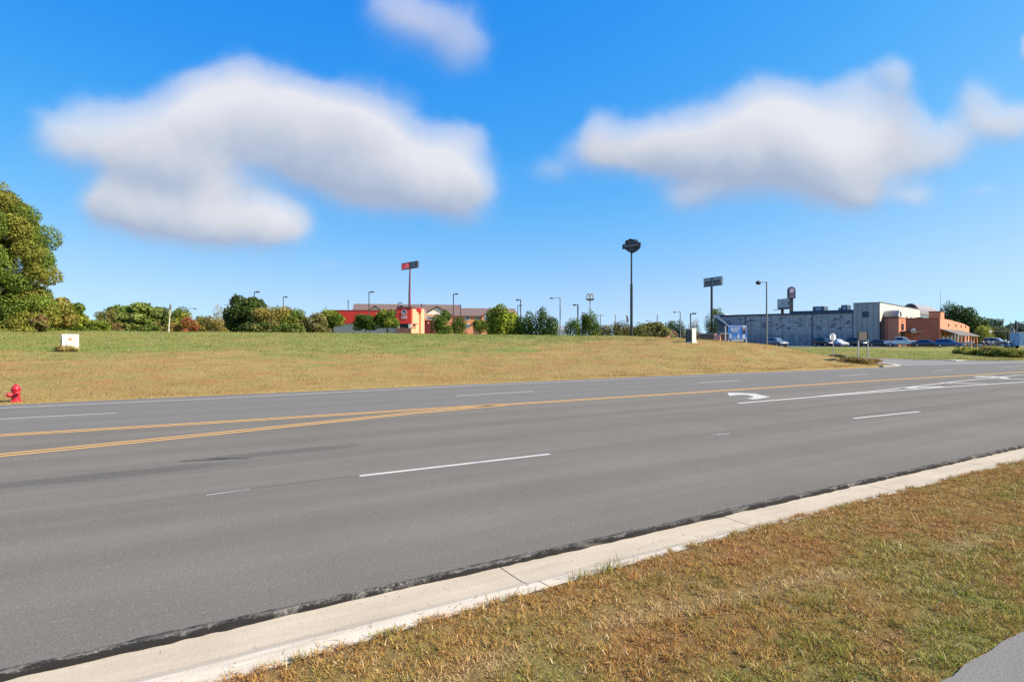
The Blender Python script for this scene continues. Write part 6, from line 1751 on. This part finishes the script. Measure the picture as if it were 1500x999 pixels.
# motorcycles
def make_moto(label, paint, loc, heading):
    r = thing('motorcycle', label, 'motorcycle', loc, 'motorcycles beside the showroom porch'); r.rotation_euler.z = R(90 - heading)
    for x in (-.75, .78):
        b_ = MB(); K = 18
        for i in range(K):
            t0, t1 = 2 * math.pi * i / K, 2 * math.pi * (i + 1) / K
            b_.tube((x + .27 * math.cos(t0), 0, .33 + .27 * math.sin(t0)), (x + .27 * math.cos(t1), 0, .33 + .27 * math.sin(t1)), .065, n=6, cap=False)
        w_ = b_.build('wheel', M_TYRE, r, local=True)
        MB().tube((x, -.03, .33), (x, .03, .33), .2, n=14).build('rim', M_RIM, w_, local=True)
    MB().lathe([(.03, -.34), (.14, -.2), (.17, .05), (.12, .28), (.03, .36)], (.15, 0, .86), 12, axis=(1, 0, -.08)).build('tank', paint, r, smooth=True, local=True)
    MB().box((-.42, 0, .76), (.75, .28, .12), top=.85).build('seat', M_BLACK, r, local=True, bevel=.03)
    MB().box((.0, 0, .46), (.55, .34, .38), top=.8).build('engine', M_RIM, r, local=True, bevel=.03)
    for sgn in (1, -1):
        MB().path([(.78, sgn * .1, .33), (.5, sgn * .1, .95), (.42, sgn * .12, 1.08)], [.03, .03, .025], 6).build('fork', M_RIM, r, local=True)
        MB().tube((.2, sgn * .2, .3), (-.9, sgn * .22, .32), .045, .055, 8).build('exhaust', M_RIM, r, smooth=True, local=True)
    MB().path([(.3, -.42, 1.12), (.45, -.2, 1.1), (.45, .2, 1.1), (.3, .42, 1.12)], [.02, .02, .02, .02], 6).build('handlebar', M_RIM, r, local=True)
    MB().lathe([(.02, -.08), (.09, -.05), (.1, .05)], (.62, 0, .95), 12, axis=(1, 0, 0)).build('headlight', M_HEAD, r, smooth=True, local=True)
    MB().prism([(.5, -.22, 1.05), (.5, .22, 1.05), (.36, .16, 1.42), (.36, -.16, 1.42)], (.02, 0, .01)).build('windshield', M_HEAD, r, local=True)
    MB().prism([(-1.05, -.1, .5), (-.95, -.1, .68), (-.7, -.1, .73), (-.45, -.1, .66), (-.7, -.1, .63), (-.92, -.1, .58)], (0, .2, 0)).build('fender', paint, r, local=True)
    return r


for px, d, hd_, col, lab in ((1411.5, 108, 130, (.55, .40, .38), 'pinkish-white motorcycle nearest the blue hatchback'), (1419.5, 109, 118, (.60, .60, .62), 'silver-white motorcycle between the porch columns'),
                            (1436, 106, 122, (.03, .03, .035), 'black motorcycle just past the last porch column'), (1443.5, 106, 120, (.10, .02, .02), 'dark red motorcycle second past the last porch column'),
                            (1450.5, 107, 125, (.35, .36, .40), 'grey motorcycle in front of the grey car'), (1469.5, 104, 160, (.02, .02, .025), 'black motorcycle facing the road with a bright lamp by the signal pole'),
                            (1479, 103, 165, (.16, .17, .2), 'slate motorcycle beside the brick gate pillar')):
    make_moto(lab, carpaint('moto_%d' % px, col), park(px, d), hd_)

# gate pillar, signal and trailer
x, y, z = base(1483.5, 112); q = 112 / F
r = thing('gate_pillar', 'square brick gate pillar with a pale cap beside the blue trailer', 'pillar', (x, y, z))
H = CAMH + (HY - 486) * q - z
MB().box((0, 0, H / 2 - .1), (.62, .62, H + .2), .5).build('shaft', MATS['old_brick'], r, local=True)
MB().box((0, 0, H + .12), (.82, .82, .2), .5, top=.8).build('cap', mat('pillar_cap', (.52, .42, .42), .85), r, local=True)
MB().lathe([(.05, 0), (.2, .06), (.22, .2), (.1, .36), (.02, .42)], (0, 0, H + .22), 12).build('lamp', M_DARKTRIM, r, smooth=True, local=True)
x, y, z = base(1475.3, 108); q = 108 / F
r = thing('sign_mast', 'dark mast with a level arm and a small round white disc over the motorcycles', 'mast', (x, y, z))
H = CAMH + (HY - 484.7) * q - z
MB().tube((0, 0, -.2), (0, 0, H), .13, .1, 10).build('pole', M_BLACK, r, smooth=True, local=True)
MB().tube((0, 0, H - .1), (-20 * q, 0, H - .1), .07, .05, 8).build('arm', M_BLACK, r, smooth=True, local=True)
MB().tube((-24 * q, -.03, H - .1), (-24 * q, .05, H - .1), .26, n=16).build('disc', M_WHITE, r, local=True)
MB().tube((-24 * q, 0, H - .1), (-20 * q, 0, H - .1), .04, n=8).build('disc_bracket', M_BLACK, r, local=True)
MB().box((.25, 0, H * .62), (.45, .3, 1.0)).build('control_box', M_BLACK, r, local=True)
x, y, z = base(1504, 102); q = 102 / F
r = thing('trailer', 'pale blue box trailer with a dark picture beside the brick gate pillar', 'trailer', (x, y, z))
H = CAMH + (HY - 487.5) * q - z; hw_ = 16.5 * q
rot = R(-6)
MB().box((0, 0, H / 2 + .22), (hw_ * 2, 2.2, H - .45), rot).build('body', mat('trailer_blue', (.22, .38, .58), .4, var=.06), r, local=True, bevel=.04)
MB().box((0, 0, H + .02), (hw_ * 2 + .1, 2.3, .1), rot).build('roof', M_WHITE, r, local=True)
c0, s0 = math.cos(rot), math.sin(rot)
def tr_(a, b, c): return (a * c0 - b * s0, a * s0 + b * c0, c)
MB().box(tr_(-.2, -1.11, H * .55), (hw_ * 1.7, .02, H * .55), rot).build('side_picture', mat('trailer_pic', (.16, .30, .50), .4, var=.2), r, local=True)
MB().prism([tr_(-1.2 + a, -1.13, H * .33 + b) for a, b in ((0, 0), (.75, 0), (.8, .5), (.55, .75), (.6, 1.0), (.3, 1.1), (.1, .8))], tr_(0, -.01, 0)).build('picture_figure', mat('trailer_fig', (.03, .06, .13), .4), r, local=True)
for a in (-.8, .9):
    for s_ in (-1, 1): MB().tube(tr_(a, s_ * 1.0, .32), tr_(a, s_ * 1.14, .32), .32, n=16).build('wheel', M_TYRE, r, smooth=True, local=True)
